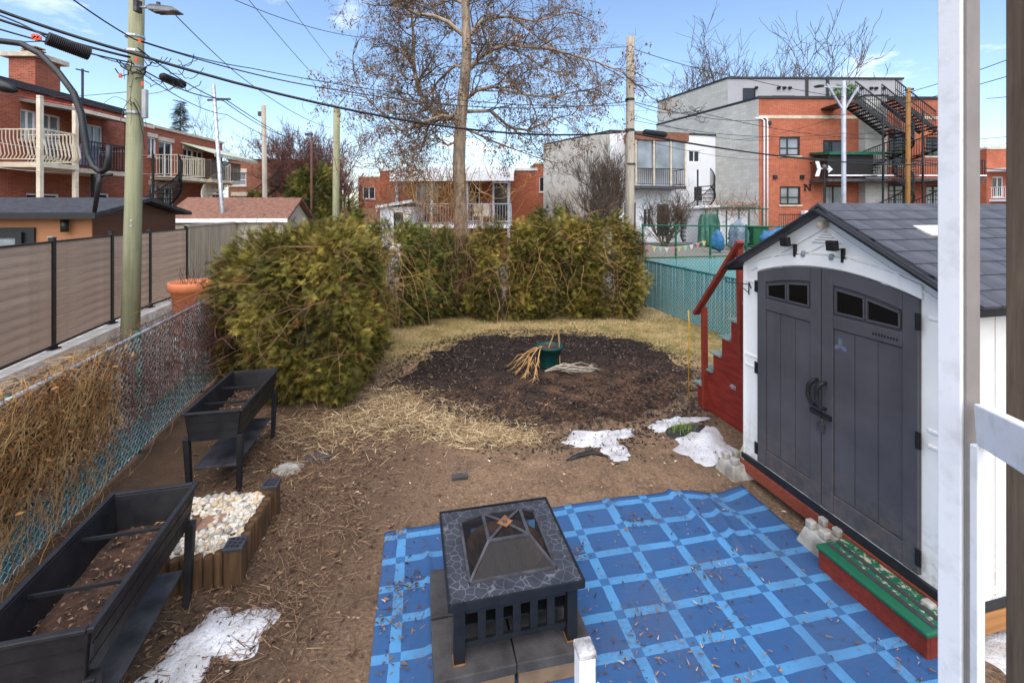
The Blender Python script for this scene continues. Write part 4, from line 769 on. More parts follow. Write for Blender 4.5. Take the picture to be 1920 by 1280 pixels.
# doors
def door(x0, x1, hinge, panes):
    N_ = 10; ax = [x0+(x1-x0)*i/N_ for i in range(N_+1)]
    m = MB(); m.prism([(x0, -.014, .05), (x1, -.014, .05)]+[(x, -.014, arc(x)) for x in reversed(ax)], (0, .012, 0)); d = m.build('door', shed_door_m, shed)
    t = .095; m = MB(); m.prism([(x0, -.034, .05), (x0+t, -.034, .05), (x0+t, -.034, arc(x0+t)-.002), (x0, -.034, arc(x0))], (0, .019, 0)); m.build('stile', shed_door_m, d, False, .004)
    m = MB(); m.prism([(x1-t, -.034, .05), (x1, -.034, .05), (x1, -.034, arc(x1)), (x1-t, -.034, arc(x1-t)-.002)], (0, .019, 0)); m.build('stile', shed_door_m, d, False, .004)
    bx = [x0+t+.001+(x1-x0-2*t-.002)*i/N_ for i in range(N_+1)]; m = MB()
    for i in range(N_): a, b = bx[i], bx[i+1]; m.prism([(a, -.033, arc(a)-.115), (b, -.033, arc(b)-.115), (b, -.033, arc(b)-.001), (a, -.033, arc(a)-.001)], (0, .018, 0))
    m.build('top_rail', shed_door_m, d)
    m = MB(); m.bp((x0+t+.001, -.031, 1.5), (x1-t-.001, -.015, 1.6)); m.build('middle_rail', shed_door_m, d, False, .006); m = MB(); m.bp((x0+t+.001, -.03, .05), (x1-t-.001, -.015, .2)); m.build('bottom_rail', shed_door_m, d, False, .006)
    w = (x1-x0-2*t)/3
    for i in range(3): m = MB(); m.bp((x0+t+i*w+.004, -.021, .207), (x0+t+(i+1)*w-.004, -.014, 1.493)); m.build('plank', shed_door_m, d, False, .004)
    xa, xb = x0+t+.03, x1-t-.03; mid = (xa+xb)/2
    for (pa, pb_) in ((xa, mid-.018), (mid+.018, xb)):
        m = MB(); m.prism([(pa, -.02, 1.635), (pb_, -.02, 1.635), (pb_, -.02, arc(pb_)-.155), (pa, -.02, arc(pa)-.155)], (0, .005, 0)); wd = m.build('window_pane', glass_black, d)
        m = MB(); m.bar((pa-.008, -.024, 1.628), (pb_+.008, -.024, 1.628), .012, .016, up=(0, 1, 0)); m.bar((pa-.008, -.024, arc(pa)-.147), (pb_+.008, -.024, arc(pb_)-.147), .012, .016, up=(0, 1, 0)); m.bar((pa-.008, -.024, 1.628), (pa-.008, -.024, arc(pa)-.147), .012, .016, up=(0, 1, 0)); m.bar((pb_+.008, -.024, 1.628), (pb_+.008, -.024, arc(pb_)-.147), .012, .016, up=(0, 1, 0)); m.build('window_frame', shed_door_m, wd)
    for z in (1.7, .93, .17): m = MB(); m.bp((hinge-.018, -.045, z-.055), (hinge+.018, -.0355, z+.055)); m.bp((hinge-.011, -.05, z-.045), (hinge+.011, -.0455, z+.045)); m.build('hinge', black_metal, d, False, .003)
    return d
dl = door(.212, .884, .205, 2); dr = door(.894, 1.596, 1.603, 2)
for d, x, s_ in ((dl, .852, -1), (dr, .928, -1)):
    m = MB(); m.tube([(x+.012, -.04, 1.06), (x+.002, -.075, 1.05), (x-.03, -.085, 1.0), (x-.035, -.085, .92), (x-.012, -.08, .86), (x+.012, -.04, .85)], [.012, .016, .018, .018, .016, .012], 8); m.build('handle', black_plastic, d, True)
m = MB(); m.bp((.80, -.052, .775), (.99, -.036, .812)); m.tube([(.80, -.055, .80), (.985, -.058, .785)], .008, 6); m.build('hasp', black_metal, dr, False, .003)
m = MB(); m.bp((.885, -.075, .665), (.935, -.053, .73)); m.tube([(.895, -.064, .73), (.895, -.064, .765), (.925, -.064, .765), (.925, -.064, .73)], .005, 6); m.build('padlock', dark_metal, dr, False, .003)
for k, (c_, a) in enumerate((((70, 92, 96), 1.6), ((88, 80, 104), 3.7), ((76, 84, 112), 5.8))):
    m = MB(); cx, cz = 1.045+.03*math.cos(a), 1.38+.03*math.sin(a); pts = [(cx+.028*math.cos(t)*math.cos(a)-.017*math.sin(t)*math.sin(a), -.0225, cz+.028*math.cos(t)*math.sin(a)+.017*math.sin(t)*math.cos(a)) for t in np.linspace(0, 6.28, 13)[:-1]]; m.prism(pts, (0, .001, 0)); m.build('emblem_petal', simple('petal_%d' % k, lin(c_[0]+22, c_[1]+22, c_[2]+22), None, 9, .5, 0), dr)
m = MB()
for j in range(9): m.bp((1.30+.02*j, -.0325, 1.535), (1.312+.02*j, -.0315, 1.553))
m.build('embossed_lettering', shed_trim, dr)
# gable vent, apex cable clamp, spotlights, hook
vt = MB(); vt.prism([(SW/2-.13, -.006, 2.16), (SW/2+.13, -.006, 2.16), (SW/2, -.006, 2.255)], (0, .004, 0)); vt = vt.build('gable_vent', stone_trim, shed)
for j in range(4): z = 2.163+j*.021; w = .12-j*.028; m = MB(); m.bp((SW/2-w, -.016, z), (SW/2+w, -.0065, z+.013)); m.build('louvre', white_vinyl, vt)
m = MB(); m.box((SW/2, -.03, SA-.10), (.05, .05, .06)); m.lathe([(.022, 0), (.03, .02), (.02, .05)], (SW/2, -.06, SA-.13), 10); m.build('cable_clamp', stone_trim, shed, False, .005)
for k, x in enumerate((.62, 1.06)):
    e = MB(); e.bp((x-.006, -.03, 2.02), (x+.014, -.005, 2.13)); e.bp((x-.004, -.09, 2.115), (x+.006, -.028, 2.127)); so = e.build('spotlight', black_plastic, shed, False, .002)
    m = MB(); m.box((x-.01, -.105, 2.15), (.078, .045, .078), Matrix.Rotation(.12, 3, 'X')); m.build('lamp_head', black_plastic, so, False, .006); m = MB(); m.lathe([(.0, 0), (.02, .005), (.02, .03), (.012, .05)], (x+.09*(1 if k == 0 else -1), -.02, 2.03), 12); m.build('clear_bulb', clear_glass, so, True)
m = MB(); m.tube([(.1, -.005, 1.66), (.1, -.03, 1.72), (.1, -.03, 1.6)], .006, 5); m.tube([(.1, -.03, 1.7), (.08, -.26, 1.73), (.08, -.3, 1.76)], .005, 5); m.tube([(.1, -.03, 1.62), (.085, -.15, 1.71)], .004, 5); m.build('plant_hook', black_metal, shed, True)
# roof
RO = .12; FO = .09; ridge = Vector((SW/2, 0, SA+.03)); ang = math.atan(sl); slope_len = (SW/2+RO)/math.cos(ang)
for s_ in (-1, 1):
    m = MB(); m.prism([(SW/2, -FO, SA+.0), (SW/2+s_*(SW/2+RO), -FO, SH-RO*sl+.0), (SW/2+s_*(SW/2+RO), -FO, SH-RO*sl+.03), (SW/2, -FO, SA+.03)], (0, SD+2*FO, 0)); rf = m.build('roof_panel', shingle_m, shed)
    m = MB(); m.bar((SW/2+s_*.0, -FO-.012, SA+.012), (SW/2+s_*(SW/2+RO+.01), -FO-.012, SH-RO*sl+.005), .024, .06, up=(0, 1, 0)); m.build('rake_trim', shed_trim, rf, False, .006)
    m = MB(); m.bp((SW/2+s_*(SW/2+RO-.004), -FO, SH-RO*sl-.025), (SW/2+s_*(SW/2+RO+.016), SD+FO, SH-RO*sl+.035)); m.build('eave_trim', shed_trim, rf, False, .006)
    rows, cols = 8, 9; rl = (slope_len-.06)/rows; cw = (SD+2*FO-.02)/cols; tm = None
    for r in range(rows):
        for c in range(cols+(r % 2)):
            y0 = -FO+.01+(c-.5*(r % 2))*cw; y1 = min(y0+cw-.006, SD+FO-.01); y0 = max(y0, -FO+.01)
            if y1-y0 < .03: continue
            full = abs((y1-y0)-(cw-.006)) < 1e-6
            if tm is None:
                mm = MB(); mm.bp((0, -(cw-.006)/2, 0), (rl+.035, (cw-.006)/2, .02)); tm = bpy.data.meshes.new('shingle'); tm.from_pydata(mm.v, [], mm.f); tm.update(); _uv(tm); tm.materials.append(shingle_m)
            o = bpy.data.objects.new('shingle', tm); COL.objects.link(o); o.parent = rf; st = .05+r*rl
            o.location = (SW/2+s_*math.cos(ang)*st, (y0+y1)/2, SA+.028-math.sin(ang)*st+.0); 
            if not full: o.scale = (1, (y1-y0)/(cw-.006), 1)
            o.rotation_euler = (0, (ang-.05 if s_ > 0 else math.pi-ang+.05), 0)
            if s_ < 0: o.location.z += .022
    if s_ > 0:
        st = .05+2*rl; m = MB(); m.bp((0, -.15, .0), (rl*1.05, .15, .026)); o = m.build('skylight_tile', white_vinyl, rf, False, .003); o.location = (SW/2+math.cos(ang)*st, .62, SA+.036-math.sin(ang)*st); o.rotation_euler = (0, ang-.05, 0)
nr = 9
for i in range(nr):
    y0 = -FO+(SD+2*FO)*i/nr; y1 = -FO+(SD+2*FO)*(i+1)/nr-.005; m = MB(); m.prism([(SW/2-.085, y0, SA-.01), (SW/2, y0, SA+.046), (SW/2+.085, y0, SA-.01), (SW/2+.085, y0, SA+.012), (SW/2, y0, SA+.068), (SW/2-.085, y0, SA+.012)], (0, y1-y0, 0)); m.build('ridge_cap', shingle_m, shed)
# weather vane on the gable
wv = empty('weather_vane', (2.305+.230*.91-.02, 4.52-.973*.91, SB+SA+.06), SRZ+math.pi/2, 'weather vane with white arrow on the shed gable peak', 'weather vane')
m = MB(); m.tube([(0, 0, -.08), (0, 0, .3)], .007, 6); m.build('mast', black_metal, wv)
m = MB(); m.tube([(-.07, 0, .285), (.07, 0, .275)], .004, 6); ar = m.build('arrow_shaft', white_paint, wv)
m = MB(); m.prism([(.045, 0, .25), (.045, 0, .31), (.085, 0, .278)], (0, .006, 0)); m.build('arrow_head', white_paint, ar); m = MB(); m.prism([(-.085, 0, .34), (-.05, 0, .34), (-.03, 0, .28), (-.05, 0, .22), (-.085, 0, .22), (-.06, 0, .28)], (0, .006, 0)); m.build('arrow_tail', white_paint, ar)
m = MB(); m.lathe([(.0, .26), (.018, .275), (.022, .29), (.016, .31), (.0, .32)], sides=12); m.build('ornament', dark_metal, wv, True)
# floor beams, blocks, step
lw = lambda x, y, z: shed.matrix_basis @ Vector((x, y, z))
shed.matrix_basis = Matrix.Translation((2.305, 4.52, SB)) @ Matrix.Rotation(SRZ, 4, 'Z')
def local_thing(name, label, cat, x, y, group=None):
    p = shed.matrix_basis @ Vector((x, y, -SB)); return empty(name, p, SRZ, label, cat, group)
fb = local_thing('floor_frame', 'reddish timber floor frame under the shed', 'timber frame', 0, 0)
MB().bp((-.02, -.035, .075), (SW+.03, .005, .185)).build('front_beam', beam_m, fb, False, .004); MB().bp((SW-.02, .01, .06), (SW+.02, SD, .185)).build('side_beam', wood_mat('tan_beam', lin(178, 126, 76), lin(140, 92, 52), 1), fb, False, .004)
MB().bp((-.02, .01, .06), (.02, SD, .185)).build('side_beam', beam_m, fb, False, .004)
def block(x, y, label):
    e = local_thing('deck_block', label, 'deck block', x, y, 'concrete deck blocks under the shed')
    m = MB(); b, t = .14, .095; m.add([(-b, -b, 0), (b, -b, 0), (b, b, 0), (-b, b, 0), (-t, -t, .14), (t, -t, .14), (t, t, .14), (-t, t, .14)], [(3, 2, 1, 0), (0, 1, 5, 4), (1, 2, 6, 5), (2, 3, 7, 6), (3, 0, 4, 7), (4, 5, 6, 7)]); m.build('body', concrete_m, e, False, .012)
    for a in (-1, 1):
        for c in (-1, 1): m = MB(); m.bp((a*.03, c*.03, .139), (a*.092, c*.092, .2)); m.build('corner_lug', concrete_m, e, False, .012)
block(-.05, -.06, 'chipped concrete deck block under the far front corner of the shed'); block(.98, -.1, 'concrete deck block halfway along the front of the shed beside the step'); block(1.76, -.03, 'concrete deck block at the near front corner of the shed'); block(1.76, .62, 'concrete deck block under the near side of the shed')
stp = local_thing('wooden_step', 'low red wooden step with worn green top below the shed doors', 'step', 1.12, -.31)
MB().bp((0, 0, .004), (.72, .022, .145)).build('front_board', red_wood, stp, False, .004); MB().bp((0, .024, .004), (.02, .25, .145)).build('end_board', red_wood, stp, False, .004); MB().bp((.70, .024, .004), (.72, .25, .145)).build('end_board', red_wood, stp, False, .004)
MB().bp((-.012, -.015, .147), (.732, .262, .178)).build('tread', worn_green_m, stp, False, .012, 3)
for y in (.06, .14): MB().bp((.01, y, .1795), (.71, y+.035, .1815)).build('grip_strip', simple('grip_strip', lin(62, 58, 62), None, 9, .8) if y == .06 else bpy.data.materials['grip_strip'], stp)
for k, (x, y, rz, z, mt, lb) in enumerate(((-.22, .2, .35, .02, wood_mat('pale_green_board', lin(190, 196, 172), lin(164, 168, 142), 1), 'pale green board leaning at the far corner of the shed'), (-.2, .24, .2, .03, old_wood, 'short brown plank lying under the pale board by the shed'))):
    o = MB().bp((-.3, -.05, -.015), (.3, .05, .015)).build('loose_board', mt, None, False, .004); p = shed.matrix_basis @ Vector((x, y, -SB)); o.location = (p.x+.02, p.y-.02, .16 if k == 0 else .07); o.rotation_euler = (0, -.42 if k == 0 else -.05, .75 if k == 0 else .3); tag(o, lb, 'board')
# ---------------------------------------------------------------- red stairs
st = empty('red_stairs', (2.56, 5.98, 0), math.atan2(-.973, .23), 'portable red wooden stairs with handrail standing behind the shed', 'stairs')
run, rise, n0, ns = .165, .25, -.22, 7; poly = [(n0+.04, 0, .02)]
for i in range(ns): poly += [(n0+.02+i*run, 0, .30-.25+rise*i+.0), (n0+.02+i*run, 0, .30+rise*i-.015), ] if i else [(n0+.02, 0, .285)]; poly += [(n0+.02+(i+1)*run, 0, .30+rise*i-.015)]
poly += [(n0+.02+ns*run, 0, .02)]
pl2 = [poly[0]]
for p in poly[1:]:
    if (Vector(p)-Vector(pl2[-1])).length > 1e-4: pl2.append(p)
for y in (0, .72): m = MB(); m.prism([(p[0], y, p[2]) for p in pl2], (0, .02, 0)); m.build('side_panel', red_ply, st)
for i in range(ns):
    z = .30+rise*i; x = n0+i*run; MB().bp((x-.03, -.02, z-.014), (x+run+.005, .76, z+.016)).build('tread', simple('worn_teal_tread', lin(90, 120, 108), lin(140, 146, 136), 7, .6, .2) if i == 0 else bpy.data.materials['worn_teal_tread'], st, False, .005)
    MB().bp((x+.021, .021, z-rise+.02), (x+.035, .719, z-.016)).build('riser', red_wood, st)
m = MB(); m.bar((-.0, -.025, .02), (-.02, -.025, 1.36), .045, .075, up=(0, 1, 0)); m.build('rail_post', red_wood, st, False, .004); m = MB(); m.bar((.66, -.025, .9), (.63, -.025, 2.26), .045, .075, up=(0, 1, 0)); m.build('rail_post', red_wood, st, False, .004)
m = MB(); m.bar((-.13, -.07, 1.25), (.70, -.07, 2.27), .04, .09, up=(0, 1, 0)); m.build('handrail', red_wood, st, False, .004); m = MB(); m.bar((.1, .78, .9), (.75, .78, 1.75), .04, .09, up=(0, 1, 0)); m.build('handrail', red_wood, st, False, .004)
for (x, z) in ((.1, .62), (.5, .5)): m = MB(); m.bp((x-.04, -.006, z-.025), (x+.04, -.001, z+.025)); m.tube([(x-.03, -.008, z+.012), (x-.03, -.03, z+.01), (x+.03, -.03, z+.01), (x+.03, -.008, z+.012)], .005, 6); m.build('carry_handle', galv, st, False, .003)
yp = G(1291, 752); m = MB(); m.tube([(0, 0, -.05), (.005, 0, 1.1), (0, 0, 1.22)], .007, 6); o = m.build('yellow_stake', yellow_paint, None, True); o.location = yp; tag(o, 'thin yellow stake stuck upright in the soil before the stairs', 'stake'); MB().tube([(0, 0, 1.2), (0, 0, 1.25)], .012, 6).build('stake_tip', yellow_paint, o)
# ---------------------------------------------------------------- porch post, railing, newel, old fence post
pp_ = empty('porch_post', (1.80, 1.83, 0), rad(13), 'white square porch post close to the camera at right', 'post')
MB().bp((-.047, -.034, -.1), (.034, .047, 4.6)).build('post_shaft', white_paint, pp_, False, .004); MB().bp((-.034, -.047, -.1), (.036, -.0355, 4.6)).build('shade_strip', painted_post_shade, pp_, False, .003)  # taupe strip added over the front face; its colour paints the post's shade
rl = empty('porch_railing', (0, 0, 0), 0, 'white porch railing fixed to the porch post at right', 'railing'); m = MB(); a, b = Vector((1.79, 1.73, 1.83)), Vector((1.60, 1.36, 1.90)); m.bar(a, b, .045, .15); m.build('rail_board', white_paint, rl, False, .006)
m = MB(); m.bar((1.775, 1.735, .3), (1.775, 1.735, 1.75), .03, .03, up=(0, 1, 0)); m.build('baluster', white_paint, rl, False, .003)
o = MB().bp((0, -.07, -.2), (.16, .07, 4.4)).build('timber_post', old_wood, None, False, .006); o.location = (2.175, 1.93, 0); o.rotation_euler[2] = .1; tag(o, 'rough grey-brown timber post at the right edge of the view', 'post')
nw = empty('stair_newel', (.232, 1.45, 0), rad(12), 'white metal stair newel with worn cap at the bottom of the view', 'newel post'); MB().bp((-.027, -.027, .0), (.027, .027, 1.24)).build('newel_shaft', white_paint, nw, False, .005); MB().bp((-.03, -.03, 1.2405), (.03, .03, 1.262)).build('newel_cap', simple('scuffed_cap', lin(206, 206, 206), lin(120, 118, 116), 20, .5, .2), nw, False, .006); MB().bar((.02, -.02, 1.135), (.3, -.5, 1.0), .04, .04).build('stair_rail', white_paint, nw, False, .004)
# ---------------------------------------------------------------- black iron hook close to the camera
def Z1(zx, zy, d=.78): return P(zx*.328, zy*.328, d)
hk = empty('iron_hook', P(160, 392, .78), 0, 'black wrought-iron plant hook close to the camera at upper left', 'hook'); L0 = hk.location.copy()
def hkp(l): return [Z1(*q)-L0 for q in l]
m = MB(); m.tube(hkp([(-120, 250), (0, 235), (120, 250), (230, 310), (330, 410), (420, 530), (465, 650), (485, 780), (500, 880), (530, 950), (575, 985), (612, 965), (622, 900), (622, 830)]), [.0052]*13+[.0045], 8); m.build('hook_rod', black_metal, hk, True)
m = MB(); m.tube(hkp([(575, 985), (565, 1050), (540, 1215)]), [.0045, .004, .003], 6); m.build('lower_rod', black_metal, hk, True); m = MB(); m.tube(hkp([(560, 1000), (545, 1010), (560, 1025), (590, 1000), (640, 998)]), .003, 5); m.build('finial', black_metal, hk, True)
m = MB(); m.tube(hkp([(-120, 470), (-20, 480), (40, 500), (90, 520)]), [.012, .012, .01, .004], 6); m.build('scroll', black_metal, hk, True)
# ---------------------------------------------------------------- left brick buildings (facades run away from the camera along x = -16.8)
FX = -16.8; DH = rad(90+1.5)
def px_d(px): return -FX*F/(960-px)
A0 = 11.5
ba = empty('brick_building', (FX+.06, A0, 0), DH, 'two-storey red brick building with balconies at far left', 'building')
def fx(px): return px_d(px)-A0
LA = px_d(240)-A0; m = MB(); opsA = [(fx(41), 5.05, .55, 1.05), (fx(80), 4.25, .75, 1.85), (fx(169), 4.95, .72, 1.1), (fx(52), 1.3, 1.2, 1.9), (fx(175), 1.3, .9, 2.0)]
facade(m, LA, 6.75, opsA); shell(m, LA, 9, 6.75); m.build('wall', brick_red, ba)
for (x, z, w, h) in opsA: window(ba, x, z, w, h, white_paint, glass_pale if z > 4 else glass_dark, 0, (.5,), (), stone_trim)
MB().bp((-.1, -.12, 6.76), (LA+.05, 9, 7.0)).build('parapet', roof_dark, ba); MB().bp((0, .1, 7.001), (LA, 8.9, 7.05)).build('roof', roof_dark, ba)
ch = MB(); cx = fx(112)+1.2; ch.bp((cx-.5, 1.5, 7.0), (cx+.5, 2.5, 8.5)); ch = ch.build('chimney', brick_red, ba); MB().bp((cx-.68, 1.3, 8.5), (cx+.68, 2.7, 8.68)).build('chimney_cap', stone_trim, ch)
for j in range(4): MB().bp((cx-.3+.03*j, 1.8, 8.7+j*.1), (cx+.3-.03*j, 2.3, 8.75+j*.1)).build('cowl_plate', rust_m, ch)
m = MB(); m.tube([(cx+1.6, 1.6, 7), (cx+1.6, 1.6, 8.7)], .05, 6); m.tube([(cx+1.3, 1.6, 8.6), (cx+1.9, 1.6, 8.65)], .03, 5); m.build('service_mast', dark_metal, ba)
# canopy
x0, x1 = fx(38), fx(205); m = MB(); m.prism([(x0, -.002, 6.35), (x0, -1.9, 6.02), (x0, -1.9, 6.14), (x0, -.002, 6.47)], (x1-x0, 0, 0)); cn_ = m.build('canopy', simple('grey_soffit', lin(132, 128, 124), None, 4, .6), ba)
for j in range(16): q = x0+(x1-x0)*(j+.5)/16; m = MB(); m.prism([(q-.1, -.02, 6.49), (q-.1, -1.95, 6.155), (q-.1, -1.95, 6.19), (q-.1, -.02, 6.53)], (.19, 0, 0)); m.build('canopy_tile', red_roof, cn_)
MB().bp((x0, -1.99, 6.0), (x1, -1.955, 6.13)).build('fascia', cream_paint, cn_)
def balcony(par, x0, x1, z, dep, railm, floorm, h=1.0, bul=.11, bow=False, posts=None, posth=2.1):
    fl = MB(); fl.bp((x0, -dep, z-.16), (x1, -.002, z)); b = fl.build('balcony', floorm, par)
    m = MB(); m.bar((x0, -dep+.04, z+h), (x1, -dep+.04, z+h), .05, .05); m.bar((x0, -dep+.04, z+.1), (x1, -dep+.04, z+.1), .035, .035)
    for x in (x0+.03, x1-.03): m.bar((x, -dep+.04, z+h), (x, 0, z+h), .04, .04); m.bar((x, -dep+.04, z+.1), (x, 0, z+.1), .03, .03)
    m.build('handrail', railm, b); m = MB(); n = int((x1-x0)/bul)
    def bal(x, y):
        if bow: m.tube([(x, y, z+.1), (x, y-.1, z+.25), (x, y-.06, z+.5), (x, y, z+.75), (x, y, z+h)], .014, 4, False)
        else: m.bar((x, y, z+.1), (x, y, z+h), .018, .018, up=(0, 1, 0))
    for i in range(n+1): bal(x0+(x1-x0)*i/n, -dep+.04)
    for x in (x0+.03, x1-.03):
        for j in range(int(dep/bul)): bal(x, -dep+.04+j*bul)
    m.build('balusters', railm, b)
    for x in posts or (): q = MB(); q.bp((x-.06, -dep+.02, z-2.9), (x+.06, -dep+.14, z+posth)); q.build('post', railm, b)
    return b
balcony(ba, fx(-30), fx(45), 4.15, 1.9, cream_paint, cream_paint, 1.05, .12, True, (fx(5)-.6, fx(45)-.05)); balcony(ba, fx(52), fx(180), 4.1, 1.6, black_metal, stone_trim, 1.0, .12, False, (fx(100),), 0.0)
q = MB(); q.bp((fx(85), -1.35, 4.25), (fx(85)+.7, -1.2, 5.0)); q.build('drying_cloth', simple('patterned_cloth', lin(96, 112, 128), lin(150, 120, 140), 14, .8), ba)
B0 = px_d(258); bb = empty('brick_building', (FX-.15, B0, 0), DH, 'long two-storey red brick building with cream stairs beyond the green pole', 'building')
def bx_(px): return px_d(px)-B0
LB = px_d(427)-B0; opsB = [(bx_(285), 5.12, .5, .9), (bx_(305), 4.2, .95, 1.75), (bx_(287), 3.05, .5, .75), (bx_(305), 2.0, 1.0, 1.75), (bx_(352), 4.3, .8, 1.5), (bx_(372), 4.3, .8, 1.5), (bx_(400), 1.8, .8, 1.8)]
m = MB(); facade(m, LB, 6.5, opsB); shell(m, LB, 9, 6.5); m.build('wall', brick_red, bb)
for (x, z, w, h) in opsB: window(bb, x, z, w, h, white_paint, glass_dark, 0, (.5,), (), stone_trim); MB().bp((x-.05, -.04, z+h+.002), (x+w+.05, .0, z+h+.2)).build('lintel', stone_trim, bb)
MB().bp((-.05, -.08, 6.505), (LB+.05, 9, 6.62)).build('coping', stone_trim, bb)
balcony(bb, bx_(288), bx_(345), 4.2, 1.3, cream_paint, cream_paint, 1.0, .14); balcony(bb, bx_(350), bx_(412), 4.2, 1.5, simple('grey_screen', lin(104, 96, 88), None, 5, .8), stone_trim, 1.0, .06)
x0, x1 = bx_(347), bx_(424)+.8; m = MB(); m.prism([(x0, -.002, 6.05), (x0, -1.7, 5.5), (x0, -1.7, 5.55), (x0, -.002, 6.1)], (x1-x0, 0, 0)); aw = m.build('awning', simple('striped_awning', lin(196, 196, 176), lin(150, 160, 140), 12, .8, .1, 30, st=(1, .02, .02)), bb)
for j in range(24): q = x0+(x1-x0)*j/24; m = MB(); m.prism([(q, -1.71, 5.54), (q+(x1-x0)/24-.02, -1.71, 5.54), (q+(x1-x0)/24-.04, -1.71, 5.36), (q+.02, -1.71, 5.36)], (0, .01, 0)); m.build('valance', aw.data.materials[0], aw)
def helix(par, c, r, z0_, z1_, a0, a1, mat, n=16, w=.8, name='spiral_stair', rail=True, pole=True):
    h = MB()
    if pole: h.tube([(c[0], c[1], z0_-.2), (c[0], c[1], z1_+1.0)], .05, 8)
    else: h.tube([(c[0], c[1], z0_), (c[0], c[1], z0_+.05)], .02, 5)
    s = h.build(name, mat, par)
    for i in range(n):
        t = (i+.5)/n; a = a0+(a1-a0)*t; z = z0_+(z1_-z0_)*(i+1)/n; d = Vector((math.cos(a), math.sin(a), 0)); e_ = Vector((-d.y, d.x, 0)); m = MB(); ri = max(.06, r-w); hw = abs(a1-a0)/n*r*.62
        m.prism([Vector((c[0], c[1], z))+d*ri-e_*hw*.35, Vector((c[0], c[1], z))+d*r-e_*hw, Vector((c[0], c[1], z))+d*r+e_*hw, Vector((c[0], c[1], z))+d*ri+e_*hw*.35], (0, 0, -.04)); m.build('tread', mat, s)
    N_ = 28; pt = lambda t, dz, rr=r: (c[0]+rr*math.cos(a0+(a1-a0)*t), c[1]+rr*math.sin(a0+(a1-a0)*t), z0_+(z1_-z0_)*t+dz)
    m = MB(); m.tube([pt(i/N_, .0) for i in range(N_+1)], .05, 4); m.build('stringer', mat, s)
    if rail:
        m = MB(); m.tube([pt(i/N_, 1.0) for i in range(N_+1)], .03, 5)
        for i in range(N_*2+1): a_, b_ = pt(i/(2*N_), .02), pt(i/(2*N_), 1.0); m.bar(a_, b_, .02, .02, up=(0, 1, 0))
        m.build('railing', mat, s)
    return s
helix(bb, (bx_(352)+.2, -2.4), 1.35, .9, 4.1, 3.6, 0.6, cream_paint, 15, .9, 'curved_stair', True, False)
helix(bb, (bx_(425)+.6, -2.2), 1.1, .9, 4.1, 3.2, -.4, black_metal, 14, .9)
helix(ba, (fx(222), -1.6), 1.0, .9, 4.0, 2.6, -1.5, black_metal, 14, .9)
# brown brick block behind
bc = empty('brick_building', (P(428, 392, 33).x, 33, 0), rad(4), 'low brown brick building behind the row of poles', 'building'); WC = 5.7; ops = [(.25, 4.35, 1.0, .95), (.3, 2.3, 1.0, 1.3)]
m = MB(); facade(m, WC, 6.15, ops); shell(m, WC, 8, 6.15); m.build('wall', brick_brown, bc); MB().bp((-.05, -.06, 6.155), (WC+.05, 8, 6.3)).build('coping', roof_dark, bc)
for (x, z, w, h) in ops: window(bc, x, z, w, h, white_paint, glass_pale, 0, (), (.45,), stone_trim); MB().bp((x-.08, -.05, z+h+.002), (x+w+.08, 0, z+h+.28)).build('lintel', stone_trim, bc)
vb = empty('parked_vehicle', (P(425, 392, 29).x, 29, 0), 0, 'yellow vehicle partly hidden behind the far fence at left', 'vehicle'); MB().bp((0, 0, .5), (4.3, 2.2, 2.75)).build('body', yellow_paint, vb, False, .15)
for j in range(5): MB().bp((.3+j*.8, -.02, 1.9), (.95+j*.8, -.002, 2.5)).build('side_window', glass_dark, vb)
for x in (.9, 3.4): m = MB(); m.tube([(x, -.05, .45), (x, .25, .45)], .45, 14); m.build('wheel', black_plastic, vb)
# ---------------------------------------------------------------- neighbour sheds at left
def gshed(loc, rz, Wd, Dp, h, rise_, wallm, roofm, label, trim, ov=.25, sidem=None):
    e = empty('neighbour_shed', loc, rz, label, 'shed'); m = MB(); m.bp((0, 0, 0), (Wd, Dp, h)); m.build('wall', wallm, e)
    if sidem: m = MB(); m.bp((Wd+.001, .0, .0), (Wd+.02, Dp, h)); m.build('side_cladding', sidem, e)
    m = MB(); m.prism([(-ov, -ov, h-.02), (Wd+ov, -ov, h-.02), (Wd+ov, Dp/2, h+rise_), (-ov, Dp/2, h+rise_)], (0, 0, .09)); r1 = m.build('roof', roofm, e); m = MB(); m.prism([(-ov, Dp+ov, h-.02), (Wd+ov, Dp+ov, h-.02), (Wd+ov, Dp/2+.001, h+rise_), (-ov, Dp/2+.001, h+rise_)], (0, 0, .09)); m.build('roof_rear', roofm, r1)
    m = MB(); m.bp((-ov, -ov-.03, h-.06), (Wd+ov, -ov-.002, h+.075)); m.build('fascia', trim, e)
    for x, s_ in ((Wd, 1), (0, -1)): m = MB(); m.prism([(x, 0, h), (x, Dp, h), (x, Dp/2, h+rise_-.02)], (-s_*.04, 0, 0)); m.build('gable', sidem or wallm, e)
    return e
s1 = gshed((-13.4, 9.6, 0), rad(7), 4.1, 3.0, 2.5, .35, ext_brown, roof_dark, 'brown wooden neighbour shed with dark shingle roof behind the composite fence', black_metal, .3, ext_dkbrown)
w_ = window(s1, 1.55, 1.3, 1.25, .85, black_metal, clear_glass, -.16, (), (), None, .12); MB().tube([(3.65, -.12, 2.15), (3.65, -.12, 2.42)], .07, 10).build('wall_lamp', black_metal, s1, True); MB().bp((.4, -.05, .0), (3.0, -.012, 2.25)).build('black_frame', black_metal, s1)
s2 = gshed((-11.6, 15.4, 0), rad(10), 3.6, 3.2, 2.25, .75, beige_vinyl, roof_brown, 'beige vinyl neighbour shed with brown shingle roof', white_paint, .2)
